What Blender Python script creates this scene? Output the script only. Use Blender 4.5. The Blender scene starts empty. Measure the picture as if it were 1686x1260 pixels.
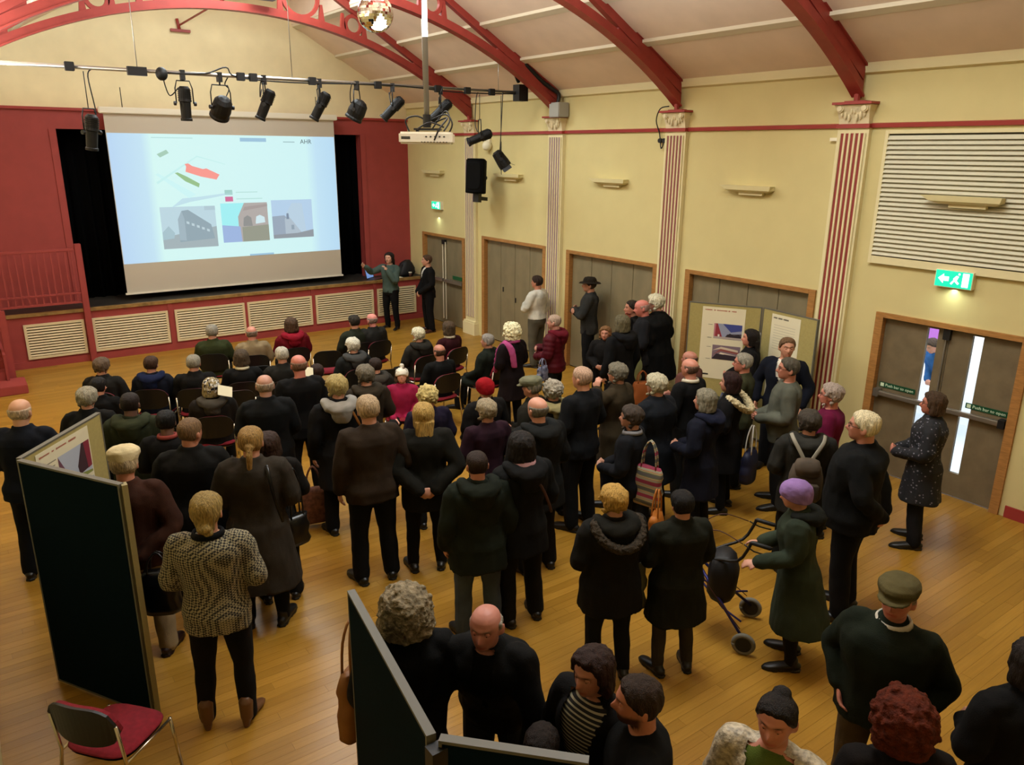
import bpy, bmesh, math, random
from mathutils import Vector as V, Matrix as M, noise as NZ
C = bpy.context.scene.collection
PI = math.pi
R = math.radians
# ---------------------------------------------------------------- camera, light, exposure
FL = 1266.9
cam_d = bpy.data.cameras.new('camera'); cam = bpy.data.objects.new('camera', cam_d); C.objects.link(cam)
cam_d.sensor_width = 36; cam_d.lens = 36 * FL / 1686; cam_d.clip_start = .05; cam_d.clip_end = 100
_p, _r, _y = 0.292085, 0.009151, 0.628386
_f = V((math.sin(_y)*math.cos(_p), math.cos(_y)*math.cos(_p), -math.sin(_p)))
_x = V((math.cos(_y), -math.sin(_y), 0)); _u = _x.cross(_f)
_x, _u = math.cos(_r)*_x + math.sin(_r)*_u, math.cos(_r)*_u - math.sin(_r)*_x
m = M((( _x.x, _u.x, -_f.x, 0), (_x.y, _u.y, -_f.y, 0), (_x.z, _u.z, -_f.z, 4.0), (0, 0, 0, 1)))
cam.matrix_world = m
bpy.context.scene.camera = cam
w = bpy.data.worlds.new('world'); bpy.context.scene.world = w; w.use_nodes = True
w.node_tree.nodes['Background'].inputs[0].default_value = (.9, .8, .65, 1)
w.node_tree.nodes['Background'].inputs[1].default_value = .05
def area(name, loc, sx, sy, power, col, rot=(0, 0, 0)):
    d = bpy.data.lights.new(name, 'AREA'); d.shape = 'RECTANGLE'; d.size = sx; d.size_y = sy; d.energy = power; d.color = col
    o = bpy.data.objects.new(name, d); C.objects.link(o); o.location = loc; o.rotation_euler = rot; return o
WARM = (1, 1.12, 1.15)
area('hall_light', (4.6, 13.6, 7.3), 2.4, 2.5, 270, WARM)
area('hall_light', (4.6, 9.6, 7.3), 2.4, 2.0, 210, WARM)
area('hall_light', (4.6, 4.5, 7.3), 2.4, 2.0, 235, WARM)
area('ceiling_fill', (.4, 11.0, 4.6), .5, 9, 330, (1, 1.1, 1.15), (PI, 0, 0))  # added fill aimed upward to brighten the ceiling; no fixture hangs here
area('ceiling_fill', (4.6, 5.0, 5.2), .5, 8, 420, (1, 1.1, 1.15), (PI, 0, 0))  # second added ceiling fill, not a lamp of the hall
area('lobby_light', (10.9, 4.2, 2.9), 1.2, 3.5, 150, (.86, .93, 1))
vs = bpy.context.scene.view_settings
vs.view_transform = 'Standard'; vs.look = 'None'; vs.gamma = 1; vs.exposure = 0.0; vs.use_curve_mapping = False
bpy.context.scene.cycles.max_bounces = 6
bpy.context.scene.cycles.use_denoising = True

# ---------------------------------------------------------------- helpers
def srgb(h):
    h = h.lstrip('#'); c = [int(h[i:i+2], 16)/255 for i in (0, 2, 4)]
    return tuple(((x/12.92) if x <= .04045 else ((x+.055)/1.055)**2.4) for x in c)
_mats = {}
def mat(name, col, rough=.6, metal=0, spec=.4, noise=0, nscale=8, bump=0, bscale=60, emit=0, stretch=None, col2=None, alpha=1, coat=0, trans=0):
    key = (name, col, rough, metal, noise, emit, bump)
    if key in _mats: return _mats[key]
    c = srgb(col) if isinstance(col, str) else col
    mt = bpy.data.materials.new(name); mt.use_nodes = True; nt = mt.node_tree; b = nt.nodes['Principled BSDF']
    b.inputs['Base Color'].default_value = (*c, 1); b.inputs['Roughness'].default_value = rough; b.inputs['Metallic'].default_value = metal
    b.inputs['Specular IOR Level'].default_value = spec; b.inputs['Coat Weight'].default_value = coat; mt.diffuse_color = (*c, 1); b.inputs['Transmission Weight'].default_value = trans
    if emit:
        b.inputs['Emission Color'].default_value = (*c, 1); b.inputs['Emission Strength'].default_value = emit
    tc = nt.nodes.new('ShaderNodeTexCoord'); mp = nt.nodes.new('ShaderNodeMapping'); nt.links.new(tc.outputs['Object'], mp.inputs[0])
    if stretch: mp.inputs['Scale'].default_value = stretch
    if noise or col2:
        n = nt.nodes.new('ShaderNodeTexNoise'); n.inputs['Scale'].default_value = nscale; n.inputs['Detail'].default_value = 5; nt.links.new(mp.outputs[0], n.inputs['Vector'])
        r = nt.nodes.new('ShaderNodeValToRGB'); k = noise
        c2 = srgb(col2) if col2 else tuple(x*(1-k) for x in c); c1 = c if col2 else tuple(min(1, x*(1+k)) for x in c)
        r.color_ramp.elements[0].position = .32; r.color_ramp.elements[1].position = .68
        r.color_ramp.elements[0].color = (*c2, 1); r.color_ramp.elements[1].color = (*c1, 1)
        nt.links.new(n.outputs['Fac'], r.inputs[0]); nt.links.new(r.outputs[0], b.inputs['Base Color'])
    if bump:
        n2 = nt.nodes.new('ShaderNodeTexNoise'); n2.inputs['Scale'].default_value = bscale; nt.links.new(mp.outputs[0], n2.inputs['Vector'])
        bp = nt.nodes.new('ShaderNodeBump'); bp.inputs['Strength'].default_value = bump; bp.inputs['Distance'].default_value = .01
        nt.links.new(n2.outputs['Fac'], bp.inputs['Height']); nt.links.new(bp.outputs[0], b.inputs['Normal'])
    _mats[key] = mt; return mt
def cloth(col, rough=.9): return mat('cloth', col, rough, spec=.15, noise=.22, nscale=6, bump=.25, bscale=180)
def hairm(col, curl=False): return mat('curly_hair' if curl else 'hair', col, .8 if curl else .6, spec=.12 if curl else .25, noise=.45, nscale=34, bump=.9, bscale=75, stretch=(3.2, 3.2, .5) if not curl else None)
def skinm(col='c98d74'): return mat('skin', col, .5, spec=.35, noise=.1, nscale=12)
def link(name, me, mt=None, parent=None, loc=None, rot=None):
    o = bpy.data.objects.new(name, me); C.objects.link(o)
    if parent: o.parent = parent
    if loc: o.location = loc
    if rot: o.rotation_euler = rot
    if mt is not None and me is not None:
        for q in (mt if isinstance(mt, (list, tuple)) else [mt]): me.materials.append(q)
    return o
def fin(name, bm, mt=None, parent=None, smooth=False, loc=None, rot=None):
    bmesh.ops.recalc_face_normals(bm, faces=bm.faces)
    me = bpy.data.meshes.new(name); bm.to_mesh(me); bm.free()
    if smooth: me.shade_smooth()
    return link(name, me, mt, parent, loc, rot)
def thing(name, label, cat, loc=(0, 0, 0), rz=0, group=None, kind=None):
    o = bpy.data.objects.new(name, None); C.objects.link(o); o.location = loc; o.rotation_euler = (0, 0, rz); o.empty_display_size = .1
    return tag(o, label, cat, group, kind)
def tag(o, label, cat=None, group=None, kind=None):
    if label: o['label'] = label
    if cat: o['category'] = cat
    if group: o['group'] = group
    if kind: o['kind'] = kind
    return o
def box(bm, a, b, mx=None):
    vs_ = [bm.verts.new((x, y, z)) for x in (a[0], b[0]) for y in (a[1], b[1]) for z in (a[2], b[2])]
    for f in ((0, 1, 3, 2), (4, 6, 7, 5), (0, 4, 5, 1), (2, 3, 7, 6), (0, 2, 6, 4), (1, 5, 7, 3)): bm.faces.new([vs_[i] for i in f])
    if mx: bmesh.ops.transform(bm, matrix=mx, verts=vs_)
    return vs_
def bx(name, a, b, mt, parent=None, bev=0, mx=None):
    bm = bmesh.new(); box(bm, a, b, mx)
    if bev: bmesh.ops.bevel(bm, geom=bm.edges[:], offset=bev, segments=2, affect='EDGES')
    return fin(name, bm, mt, parent)
def loft(bm, rings, cap=True):
    """rings: lists of Vectors (closed loops, same length)"""
    rs = [[bm.verts.new(p) for p in r] for r in rings]; n = len(rs[0])
    for a, b in zip(rs, rs[1:]):
        for i in range(n): bm.faces.new((a[i], a[(i+1) % n], b[(i+1) % n], b[i]))
    if cap:
        bm.faces.new(rs[0][::-1]); bm.faces.new(rs[-1])
    return rs
def ell(c, ru, rv, u=V((1, 0, 0)), v=V((0, 1, 0)), n=20, p=2.0):
    out = []
    for i in range(n):
        t = 2*PI*i/n; a, b = math.cos(t), math.sin(t)
        if p != 2: a = math.copysign(abs(a)**(2/p), a); b = math.copysign(abs(b)**(2/p), b)
        out.append(V(c)+u*ru*a+v*rv*b)
    return out
def limb(bm, pts, rad, n=14, sub=3, up=None, cap=True):
    """tapered tube through pts; rad numbers or (ru,rv)"""
    pts = [V(p) for p in pts]; rad = [(r, r) if not isinstance(r, (tuple, list)) else r for r in rad]
    P_, Q_ = [], []
    k = len(pts)
    for i in range(k-1):
        p0 = pts[max(0, i-1)]; p1 = pts[i]; p2 = pts[i+1]; p3 = pts[min(k-1, i+2)]
        for s in range(sub):
            t = s/sub
            P_.append(.5*((2*p1)+(p2-p0)*t+(2*p0-5*p1+4*p2-p3)*t*t+(3*p1-p0-3*p2+p3)*t**3) if sub > 1 else p1)
            e = t*t*(3-2*t) if False else t
            Q_.append((rad[i][0]*(1-e)+rad[i+1][0]*e, rad[i][1]*(1-e)+rad[i+1][1]*e))
    P_.append(pts[-1]); Q_.append(rad[-1])
    d0 = (P_[1]-P_[0]).normalized(); u = V(up) if up else (V((1, 0, 0)) if abs(d0.x) < .8 else V((0, 1, 0)))
    rings = []
    for i, (c, r) in enumerate(zip(P_, Q_)):
        d = (P_[min(i+1, len(P_)-1)]-P_[max(i-1, 0)]).normalized()
        u = (u-d*u.dot(d)).normalized(); v = d.cross(u)
        if cap and i == 0:
            rings.append(ell(c-d*min(r)*.75, r[0]*.55, r[1]*.55, u, v, n))
        rings.append(ell(c, r[0], r[1], u, v, n))
        if cap and i == len(P_)-1:
            rings.append(ell(c+d*min(r)*.75, r[0]*.55, r[1]*.55, u, v, n))
    loft(bm, rings)
def tube(name, pts, r, mt, parent=None, n=8, sub=1):
    bm = bmesh.new(); limb(bm, pts, [r]*len(pts), n=n, sub=sub, cap=False); return fin(name, bm, mt, parent, True)
def ball(bm, c, rx, ry, rz, u=14, v=9, mx=None):
    rs = [ell((0, 0, rz*math.cos(PI*j/v)*-1), rx*math.sin(PI*j/v), ry*math.sin(PI*j/v), n=u) for j in range(1, v)]
    for r_ in rs:
        for q in r_:
            if mx: q.xyz = mx @ q
            q += V(c)
    lo = [q.copy() for q in rs[0]]
    loft(bm, rs)
def cyl(bm, c, r, h, axis='Z', n=20, r2=None):
    A = {'Z': (V((1, 0, 0)), V((0, 1, 0)), V((0, 0, 1))), 'X': (V((0, 1, 0)), V((0, 0, 1)), V((1, 0, 0))), 'Y': (V((0, 0, 1)), V((1, 0, 0)), V((0, 1, 0)))}[axis]
    loft(bm, [ell(V(c)-A[2]*h/2, r, r, A[0], A[1], n), ell(V(c)+A[2]*h/2, r2 if r2 is not None else r, r2 if r2 is not None else r, A[0], A[1], n)])
def text(name, s, size, mt, parent, mx, ext=.001, bold=False):
    cu = bpy.data.curves.new(name, 'FONT'); cu.body = s; cu.size = size; cu.extrude = ext; cu.align_x = 'CENTER'; cu.align_y = 'CENTER'
    if bold: cu.offset = size*.02
    cu.resolution_u = 2
    o = bpy.data.objects.new(name, cu); C.objects.link(o)
    bpy.context.view_layer.update()
    me = bpy.data.meshes.new_from_object(o.evaluated_get(bpy.context.evaluated_depsgraph_get()))
    bpy.data.objects.remove(o)
    me.materials.clear(); o2 = link(name, me, mt, parent); o2.matrix_local = mx
    return o2

# ---------------------------------------------------------------- room
W, WL, D, D2, YB = 9.38, -.28, 16.61, 17.3, -2.5
ZS = 1.03
wallm = mat('cream_paint', 'cdbe86', .85, spec=.2, noise=.02, nscale=3)
gablem = mat('gable_paint', 'e2d2a6', .85, spec=.2, noise=.04, nscale=3)
ceilm = mat('ceiling_paint', 'e3ccb6', .9, spec=.2, noise=.05, nscale=2)
ledgem = mat('ledge_paint', 'dccfa0', .8)
redm = mat('oxblood_paint', '963c37', .6, noise=.06, nscale=4)
redrail = mat('red_gloss_paint', '98342f', .4)
steelred = mat('red_steel_paint', '92352c', .45, noise=.1, nscale=6)
oak = mat('oak_frame', 'a0703a', .5, noise=.2, nscale=10, stretch=(1, 1, 8))
blackm = mat('black_metal', '131211', .5, spec=.4)
whitem = mat('white_paint', 'e6dec0', .6)
chrome = mat('chrome', 'c9bfae', .25, metal=1)
alu = mat('aluminium', 'b4b0a8', .35, metal=.9)
base = bx('floor', (WL-.2, YB, -.12), (W+.3, D2+.2, -.012), mat('dark_joint', '2e1c0c', .8)); base['kind'] = 'structure'
# floor boards: strip oak running across the hall
fm = bpy.data.materials.new('oak_strip'); fm.use_nodes = True; nt = fm.node_tree; b = nt.nodes['Principled BSDF']
at = nt.nodes.new('ShaderNodeAttribute'); at.attribute_name = 'tone'
tc = nt.nodes.new('ShaderNodeTexCoord'); mp = nt.nodes.new('ShaderNodeMapping'); mp.inputs['Scale'].default_value = (1.2, 26, 1); nt.links.new(tc.outputs['Object'], mp.inputs[0])
n = nt.nodes.new('ShaderNodeTexNoise'); n.inputs['Scale'].default_value = 2.2; n.inputs['Detail'].default_value = 6; nt.links.new(mp.outputs[0], n.inputs['Vector'])
ad = nt.nodes.new('ShaderNodeMath'); ad.operation = 'MULTIPLY_ADD'; nt.links.new(n.outputs['Fac'], ad.inputs[0]); ad.inputs[1].default_value = .7; nt.links.new(at.outputs['Fac'], ad.inputs[2])
rp = nt.nodes.new('ShaderNodeValToRGB'); e = rp.color_ramp.elements
e[0].position = .1; e[0].color = (*srgb('825a16'), 1); e[1].position = 1.1; e[1].color = (*srgb('ae8030'), 1)
x_ = rp.color_ramp.elements.new(.6); x_.color = (*srgb('996f24'), 1)
nt.links.new(ad.outputs[0], rp.inputs[0]); nt.links.new(rp.outputs[0], b.inputs['Base Color'])
b.inputs['Roughness'].default_value = .34; b.inputs['Specular IOR Level'].default_value = .45
random.seed(5)
boards = []
BWD = .088
y = YB+.05; row = 0
while y < D-.02:
    x = WL-.1-random.random()*1.4
    while x < W+.1:
        L = random.uniform(.8, 2.1)
        boards.append((max(x, WL-.15), min(x+L, W+.05), y, random.random()*.42+.05, row)); x += L
    y += BWD; row += 1
boards = [q for q in boards if q[1]-q[0] > .05]
def seen(q):
    cx, cy = (q[0]+q[1])/2, q[2]
    return cy > 2.0 and cx/max(cy, .1) > -.1
near = sorted([q for q in boards if seen(q)], key=lambda q: math.hypot((q[0]+q[1])/2-1.8, q[2]-2.6))[:290]
ns = set(id(q) for q in near)
def board_mesh(qs):
    bm = bmesh.new(); ly = bm.faces.layers.float.new('tone')
    for q in qs:
        n0 = len(bm.faces); box(bm, (q[0]+.0006, q[2]+.0006, -.0119), (q[1]-.0006, q[2]+BWD-.0008, 0))
        bm.faces.ensure_lookup_table()
        for f in bm.faces[n0:]: f[ly] = q[3]
    return bm
for q in near: fin('floorboard', board_mesh([q]), fm, base)
o = fin('floorboards', board_mesh([q for q in boards if id(q) not in ns]), fm, base); o['kind'] = 'stuff'

# right wall with openings: bays between pilasters P1..P4 plus exit door
PY = [14.43, 11.53, 8.6, 5.66]
TW = .35
opens = [(16.62, 14.76, 2.1), (14.02, 11.82, 2.22), (11.16, 8.86, 2.22), (8.22, 5.95, 2.22), (5.03, 3.28, 2.08)]   # y1,y0,top
bm = bmesh.new(); prev = D2+.2
for y1, y0, zt in opens:
    box(bm, (W, y1, -.1), (W+TW, prev, 5.6)); box(bm, (W, y0, zt), (W+TW, y1, 5.6)); prev = y0
box(bm, (W, YB, -.1), (W+TW, prev, 5.6))
wr = fin('wall_right', bm, wallm); wr['kind'] = 'structure'
for i, (y1, y0, zt) in enumerate(opens):   # door frames
    pass
def struct(o): o['kind'] = 'structure'; return o
struct(bx('wall_left', (WL-TW, YB, -.1), (WL, D2+.2, 8.2), wallm))
struct(bx('wall_back', (WL-TW, YB-.2, -.1), (W+TW, YB, 8.6), wallm))
# stage wall (proscenium) : red lower part, opening, cream gable
OX0, OX1, OZ = 1.95, 8.13, 4.33
bm = bmesh.new()
box(bm, (WL, D2, ZS-.05), (OX0, D2+.22, 4.68)); box(bm, (OX1, D2, ZS-.05), (W, D2+.22, 4.68)); box(bm, (OX0, D2, OZ), (OX1, D2+.22, 4.68))
struct(fin('wall_stage', bm, redm))
bm = bmesh.new(); box(bm, (WL, D2+.03, 4.68), (W, D2+.22, 8.7)); struct(fin('wall_gable', bm, gablem))
struct(bx('trim_1', (WL, D2-.05, 4.66), (W, D2+.04, 4.71), redrail))
bm = bmesh.new(); box(bm, (OX1+.0, D2-.02, ZS), (OX1+.12, D2+.02, OZ+.0)); box(bm, (OX0-.12, D2-.02, ZS), (OX0, D2+.02, OZ)); struct(fin('trim_2', bm, redm))
# ceiling: slopes, lantern sides, upper slopes, with ledges
XC = 4.6
def cz(x): return 5.01+.57*(W-x) if x > XC else 5.01+.57*(x-(2*XC-W))
bm = bmesh.new()
for s in (1, -1):
    pts = [(W+.4, cz(W)-.57*.4), (6.67, cz(6.67)), (6.67, 7.35), (XC, 8.3)]
    top = [(x, z+.12) for x, z in pts]; top[1] = (6.79, cz(6.67)+.12); top[2] = (6.79, 7.42)
    for (a, b_), (c, d_) in zip(zip(pts, top), zip(pts[1:], top[1:])):
        vs_ = []
        for yy in (YB-.2, D2+.22):
            for q in (a, b_, d_, c):
                X = q[0] if s > 0 else 2*XC-q[0]
                vs_.append(bm.verts.new((X, yy, q[1])))
        for f in ((0, 1, 2, 3), (7, 6, 5, 4), (0, 4, 5, 1), (1, 5, 6, 2), (2, 6, 7, 3), (3, 7, 4, 0)): bm.faces.new([vs_[i] for i in f])
ce = struct(fin('ceiling', bm, ceilm))
for s in (1, -1):
    for x in (8.51, 7.68, 6.74):
        bm = bmesh.new(); X = x if s > 0 else 2*XC-x
        z = cz(x)
        loft(bm, [[V((X-s*.06, yy, z+.05)), V((X+s*.05, yy, z-.0)), V((X+s*.05, yy, z-.055)), V((X-s*.06, yy, z-.01))] for yy in (YB, D2)])
        fin('ceiling_batten', bm, mat('batten_paint', 'd4c7ac', .85), ce)
bm = bmesh.new(); loft(bm, [[V((W, yy, 5.03)), V((W, yy, 4.93)), V((W-.05, yy, 4.95)), V((W-.09, yy, 5.07))] for yy in (YB, D2)]); struct(fin('trim_3', bm, ledgem))
bm = bmesh.new(); loft(bm, [[V((W, yy, 4.37)), V((W, yy, 4.31)), V((W-.035, yy, 4.315)), V((W-.04, yy, 4.36))] for yy in (YB, D2)]); struct(fin('trim_4', bm, redrail))
bm = bmesh.new(); box(bm, (W-.02, YB, 0), (W+.01, 3.2, .14)); box(bm, (W-.02, 5.12, 0), (W+.01, 5.4, .14)); struct(fin('baseboard_right', bm, redrail))
# pilasters
plab = ['first fluted cream pilaster from the stage, behind the hanging loudspeaker', 'second fluted cream pilaster from the stage, beside the man in white shirt',
        'third fluted cream pilaster from the stage, behind the white-haired man in black', 'fluted pilaster nearest the exit doors with dark red grooves']
flute = [mat('mauve_flute', '8e6f80', .6), mat('mauve_flute', '8e6f80', .6), mat('maroon_flute', '8a4a4a', .6), mat('red_flute', '8c3530', .6)]
capm = mat('plaster', 'd9caa2', .8, bump=.4, bscale=30)
for i, py in enumerate(PY):
    h = .21
    t = thing('pilaster', plab[i], 'pilaster', (W, py, 0), 0, None)
    bx('shaft', (-.07, -h, .28), (-.001, h, 4.31), ledgem, t)
    bx('groove_panel', (-.078, -.165, .4), (-.068, .165, 4.25), flute[i], t)
    for k in range(6):
        yy = -.165+k*.066-.0165
        bx('rib', (-.092, yy+.002, .4), (-.07, yy+.029, 4.25), ledgem, t, bev=.004)
    bm = bmesh.new(); box(bm, (-.13, -h-.03, 0), (-.001, h+.03, .27)); box(bm, (-.115, -h-.015, .27), (-.001, h+.015, .31)); fin('plinth', bm, ledgem, t)
    bm = bmesh.new()
    loft(bm, [[V((-.001, -a, z)), V((-.001, a, z)), V((-b_, a, z)), V((-b_, -a, z))] for z, a, b_ in ((4.36, h-.01, .08), (4.42, h-.01, .09), (4.5, h+.0, .12), (4.58, h+.03, .16))])
    for s in (-1, 1):
        for q in range(2):
            rr = .045-.014*q
            cyl(bm, (-.13, s*(h-.05), 4.54), rr, .05+.03*q, 'X', 14)
        for q in range(3):
            ball(bm, (-.115, s*(.05+.05*q), 4.43+.03*q), .022, .018, .05, 8, 6)
        ball(bm, (-.12, s*.02, 4.52), .02, .015, .05, 8, 6)
    fin('capital', bm, capm, t, False)
    bx('abacus', (-.19, -h-.05, 4.585), (-.001, h+.05, 4.615), redrail, t)
    bx('red_band', (-.1, -h-.01, 4.31), (-.001, h+.01, 4.36), redrail, t)
# trusses
Ra, dx0 = 7.85, 4.72
def arch(x, off=0):  # underside arc radius Ra centred (XC, 6.26-Ra)
    return 6.26-Ra+math.sqrt(max(0, (Ra+off)**2-(x-XC)**2))
tlab = ['red steel arched roof truss nearest the stage, behind the lighting bar', 'second red steel arched roof truss from the stage, with grey junction box',
        'third red steel arched roof truss from the stage', 'red steel arched roof truss nearest the camera, above the exit-side pilaster']
def ribbon(bm, pts, y0, y1):
    """pts: list of (lower(x,z), upper(x,z)) -> solid plate between y0,y1"""
    rings = [[V((a[0], y0, a[1])), V((b_[0], y0, b_[1])), V((b_[0], y1, b_[1])), V((a[0], y1, a[1]))] for a, b_ in pts]
    loft(bm, rings)
def ring_plate(bm, cx, czz, ro, ri, y0, y1, n=24):
    rs = []
    for i in range(n+1):
        a = 2*PI*i/n; c, s = math.cos(a), math.sin(a)
        rs.append(((cx+ri*c, czz+ri*s), (cx+ro*c, czz+ro*s)))
    ribbon(bm, rs, y0, y1)
for i, py in enumerate(PY):
    t = thing('roof_truss', tlab[i], 'truss', (0, py, 0), 0, None)
    th = .05
    ba = bmesh.new()
    pts = []
    for k in range(49):
        x = XC-dx0+2*dx0*k/48
        pts.append(((x, arch(x)), (x, arch(x, .12))))
    ribbon(ba, pts, -th, th)
    # bottom flange
    pts = [((XC-dx0+2*dx0*k/48, arch(XC-dx0+2*dx0*k/48)-.012), (XC-dx0+2*dx0*k/48, arch(XC-dx0+2*dx0*k/48)+.012)) for k in range(49)]
    ribbon(ba, pts, -.085, .085)
    fin('arch_rib', ba, steelred, t)
    for s in (-1, 1):
        bm = bmesh.new()
        def rz_(x): return 4.86+.60*(W-.05-x)
        P0 = [(W-.06, 4.60), (W-.02, 4.93)]
        seg = [((X, rz_(X)), (X, rz_(X)+.16)) for X in (W-.06, 8.5, 7.5, 6.5, 5.6, XC)]
        if s < 0: seg = [((2*XC-a[0], a[1]), (2*XC-b_[0], b_[1])) for a, b_ in seg]
        ribbon(bm, seg, -th, th)
        seg2 = [((a[0], b_[1]-.012), (b_[0], b_[1]+.012)) for a, b_ in seg]
        ribbon(bm, seg2, -.085, .085)
        fin('rafter', bm, steelred, t)
        # haunch web plate near the foot
        bm = bmesh.new(); pl = []
        for X in (W-.03, 9.15, 8.9, 8.6, 8.3, 8.0):
            X2 = X if s > 0 else 2*XC-X
            pl.append(((X2, arch(X)), (X2, rz_(X)+.03)))
        ribbon(bm, pl, -.03, .03)
        fin('haunch_plate', bm, steelred, t)
        bm = bmesh.new(); X2 = W-.03 if s > 0 else 2*XC-W+.03
        ribbon(bm, [((X2-.09, 4.58), (X2-.09, 4.63)), ((X2+.02, 4.58), (X2+.02, 4.63))], -.14, .14)
        limb(bm, [(X2-.05, 0, 4.52), (X2-.05, 0, 4.7)], [.03, .04], n=8, sub=1)
        fin('foot_plate', bm, steelred, t)
    # spandrel rings between arch and rafters, growing to the crown
    for X in (6.75, 5.75, 3.45, 2.45):
        d_ = abs(X-XC); lo = arch(X, .10); hi = 4.86+.60*(W-.05-(XC+d_))
        rad = (hi-lo)/2*.93 if d_ > 2 else .33
        bm = bmesh.new(); ring_plate(bm, X, lo+rad*.98, rad+.03, rad-.035, -.03, .03)
        fin('spandrel_ring', bm, steelred, t)
        for sx in (-1, 1):
            xx = X+sx*(rad+.05)
            if d_ > 2 or sx*(X-XC) < 99:
                z0 = arch(xx, .05); z1 = min(z0+.34, 4.86+.60*(W-.05-(XC+abs(xx-XC))))
                bm = bmesh.new(); ribbon(bm, [((xx-.06, z0), (xx-.02, z1)), ((xx+.06, z0), (xx+.02, z1))], -.03, .03)
                fin('spandrel_strut', bm, steelred, t)
    bm = bmesh.new(); ribbon(bm, [((XC-1.9, 6.72), (XC-1.9, 6.82)), ((XC+1.9, 6.72), (XC+1.9, 6.82))], -th, th); fin('collar_beam', bm, steelred, t)
# doors on the right wall
doorm = mat('grey_laminate_door', '7d7154', .55, noise=.1, nscale=5, stretch=(1, 1, .5))
doorm2 = mat('brown_grey_door', '6e6047', .5, noise=.12, nscale=6)
for i, (y1, y0, zt) in enumerate(opens):
    t = bpy.data.objects.new('door_%d' % (i+1), None); C.objects.link(t); t.location = (W, y0, 0); t['kind'] = 'structure'; wd = y1-y0
    bm = bmesh.new(); f = .1
    box(bm, (-.03, -.02, 0), (.14, f-.021, zt+.02)); box(bm, (-.03, wd-f+.021, 0), (.14, wd+.02, zt+.02)); box(bm, (-.032, f-.02, zt-f+.06), (.138, wd-f+.02, zt+.02))
    fin('door_frame', bm, oak, t)
    if i in (1, 2, 3):
        nn = 4; pw = (wd-2*f+.04)/nn
        for k in range(nn): bx('door_panel', (.06, f-.02+k*pw+.004, .01), (.1, f-.02+(k+1)*pw-.004, zt-.04), doorm, t, bev=.003)
        if i == 1:
            for zz, yy in ((1.12, 1.5), (.95, 1.05)): bx('door_pull', (.045, yy, zz), (.062, yy+.025, zz+.1), blackm, t)
    if i == 0:
        for k in range(2):
            pw = (wd-.16)/2; leaf = bx('door_leaf', (.05, .08+k*pw+.003, .01), (.09, .08+(k+1)*pw-.003, zt-.05), doorm, t)
            bx('vertical_rod', (-.0, .08+pw-.07+k*.12, .12), (.02, .08+pw-.055+k*.12, 1.95), whitem, leaf)
            bx('push_bar', (-.03, .12+k*pw, 1.02), (.02, .04+(k+1)*pw, 1.09), alu, leaf)
        bx('door_closer', (-.02, wd/2-.06, 1.9), (.05, wd/2+.06, 2.0), blackm, t)
        bx('door_sign', (.035, .2, 1.12), (.048, .6, 1.2), mat('green_sign', '1d5a33', .4), t)
# exit double door leaves
t = bpy.data.objects['door_5']; y1, y0, zt = opens[4]; wd = y1-y0
glassm = bpy.data.materials.new('clear_glass'); glassm.use_nodes = True
gb = glassm.node_tree.nodes['Principled BSDF']; gb.inputs['Transmission Weight'].default_value = 1; gb.inputs['Roughness'].default_value = .02; gb.inputs['IOR'].default_value = 1.02
pw = (wd-.16)/2
GY = [(3.78-y0, 3.90-y0), (4.29-y0, 4.42-y0)]
green = mat('green_sign', '14452a', .4); signw = mat('sign_white', 'cfe0c0', .5)
RY = M.Rotation(-PI/2, 4, 'Z') @ M.Rotation(PI/2, 4, 'X')
for k in range(2):
    a, b_ = .08+k*pw+.003, .08+(k+1)*pw-.003; g0, g1 = GY[k]
    bm = bmesh.new(); x0, x1 = .05, .095; zb, ztp = .30, 2.0
    box(bm, (x0, a, .01), (x1, g0, zt-.045)); box(bm, (x0, g1, .01), (x1, b_, zt-.045)); box(bm, (x0, g0, .01), (x1, g1, zb)); box(bm, (x0, g0, ztp), (x1, g1, zt-.045))
    leaf = fin('door_leaf', bm, doorm2, t)
    bx('glass_pane', (.07, g0, zb), (.078, g1, ztp), glassm, leaf)
    bx('push_bar', (-.035, a+.02, 1.04), (.02, b_-.02, 1.10), alu, leaf, bev=.008)
    bm = bmesh.new(); box(bm, (-.04, b_-.08, 1.02), (.05, b_-.01, 1.12)); box(bm, (-.04, a+.01, 1.02), (.05, a+.08, 1.12)); fin('bar_bracket', bm, alu if k else blackm, leaf)
    sy = b_-.50 if k else a+.02
    sg = bx('push_sign', (.04, sy, 1.14), (.049, sy+.46, 1.205), green, leaf)
    text('sign_lettering', 'Push bar to open', .052, signw, leaf, M.Translation((.039, sy+.20, 1.172)) @ RY)
    bx('sign_pictogram', (.0385, sy+.40, 1.15), (.041, sy+.445, 1.195), signw, leaf)
rod = bx('vertical_rod', (.02, wd/2+.02, 1.1), (.04, wd/2+.035, 1.95), alu, t); bx('door_closer', (0, wd/2-.02, 1.9), (.05, wd/2+.06, 2.04), blackm, t)
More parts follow.
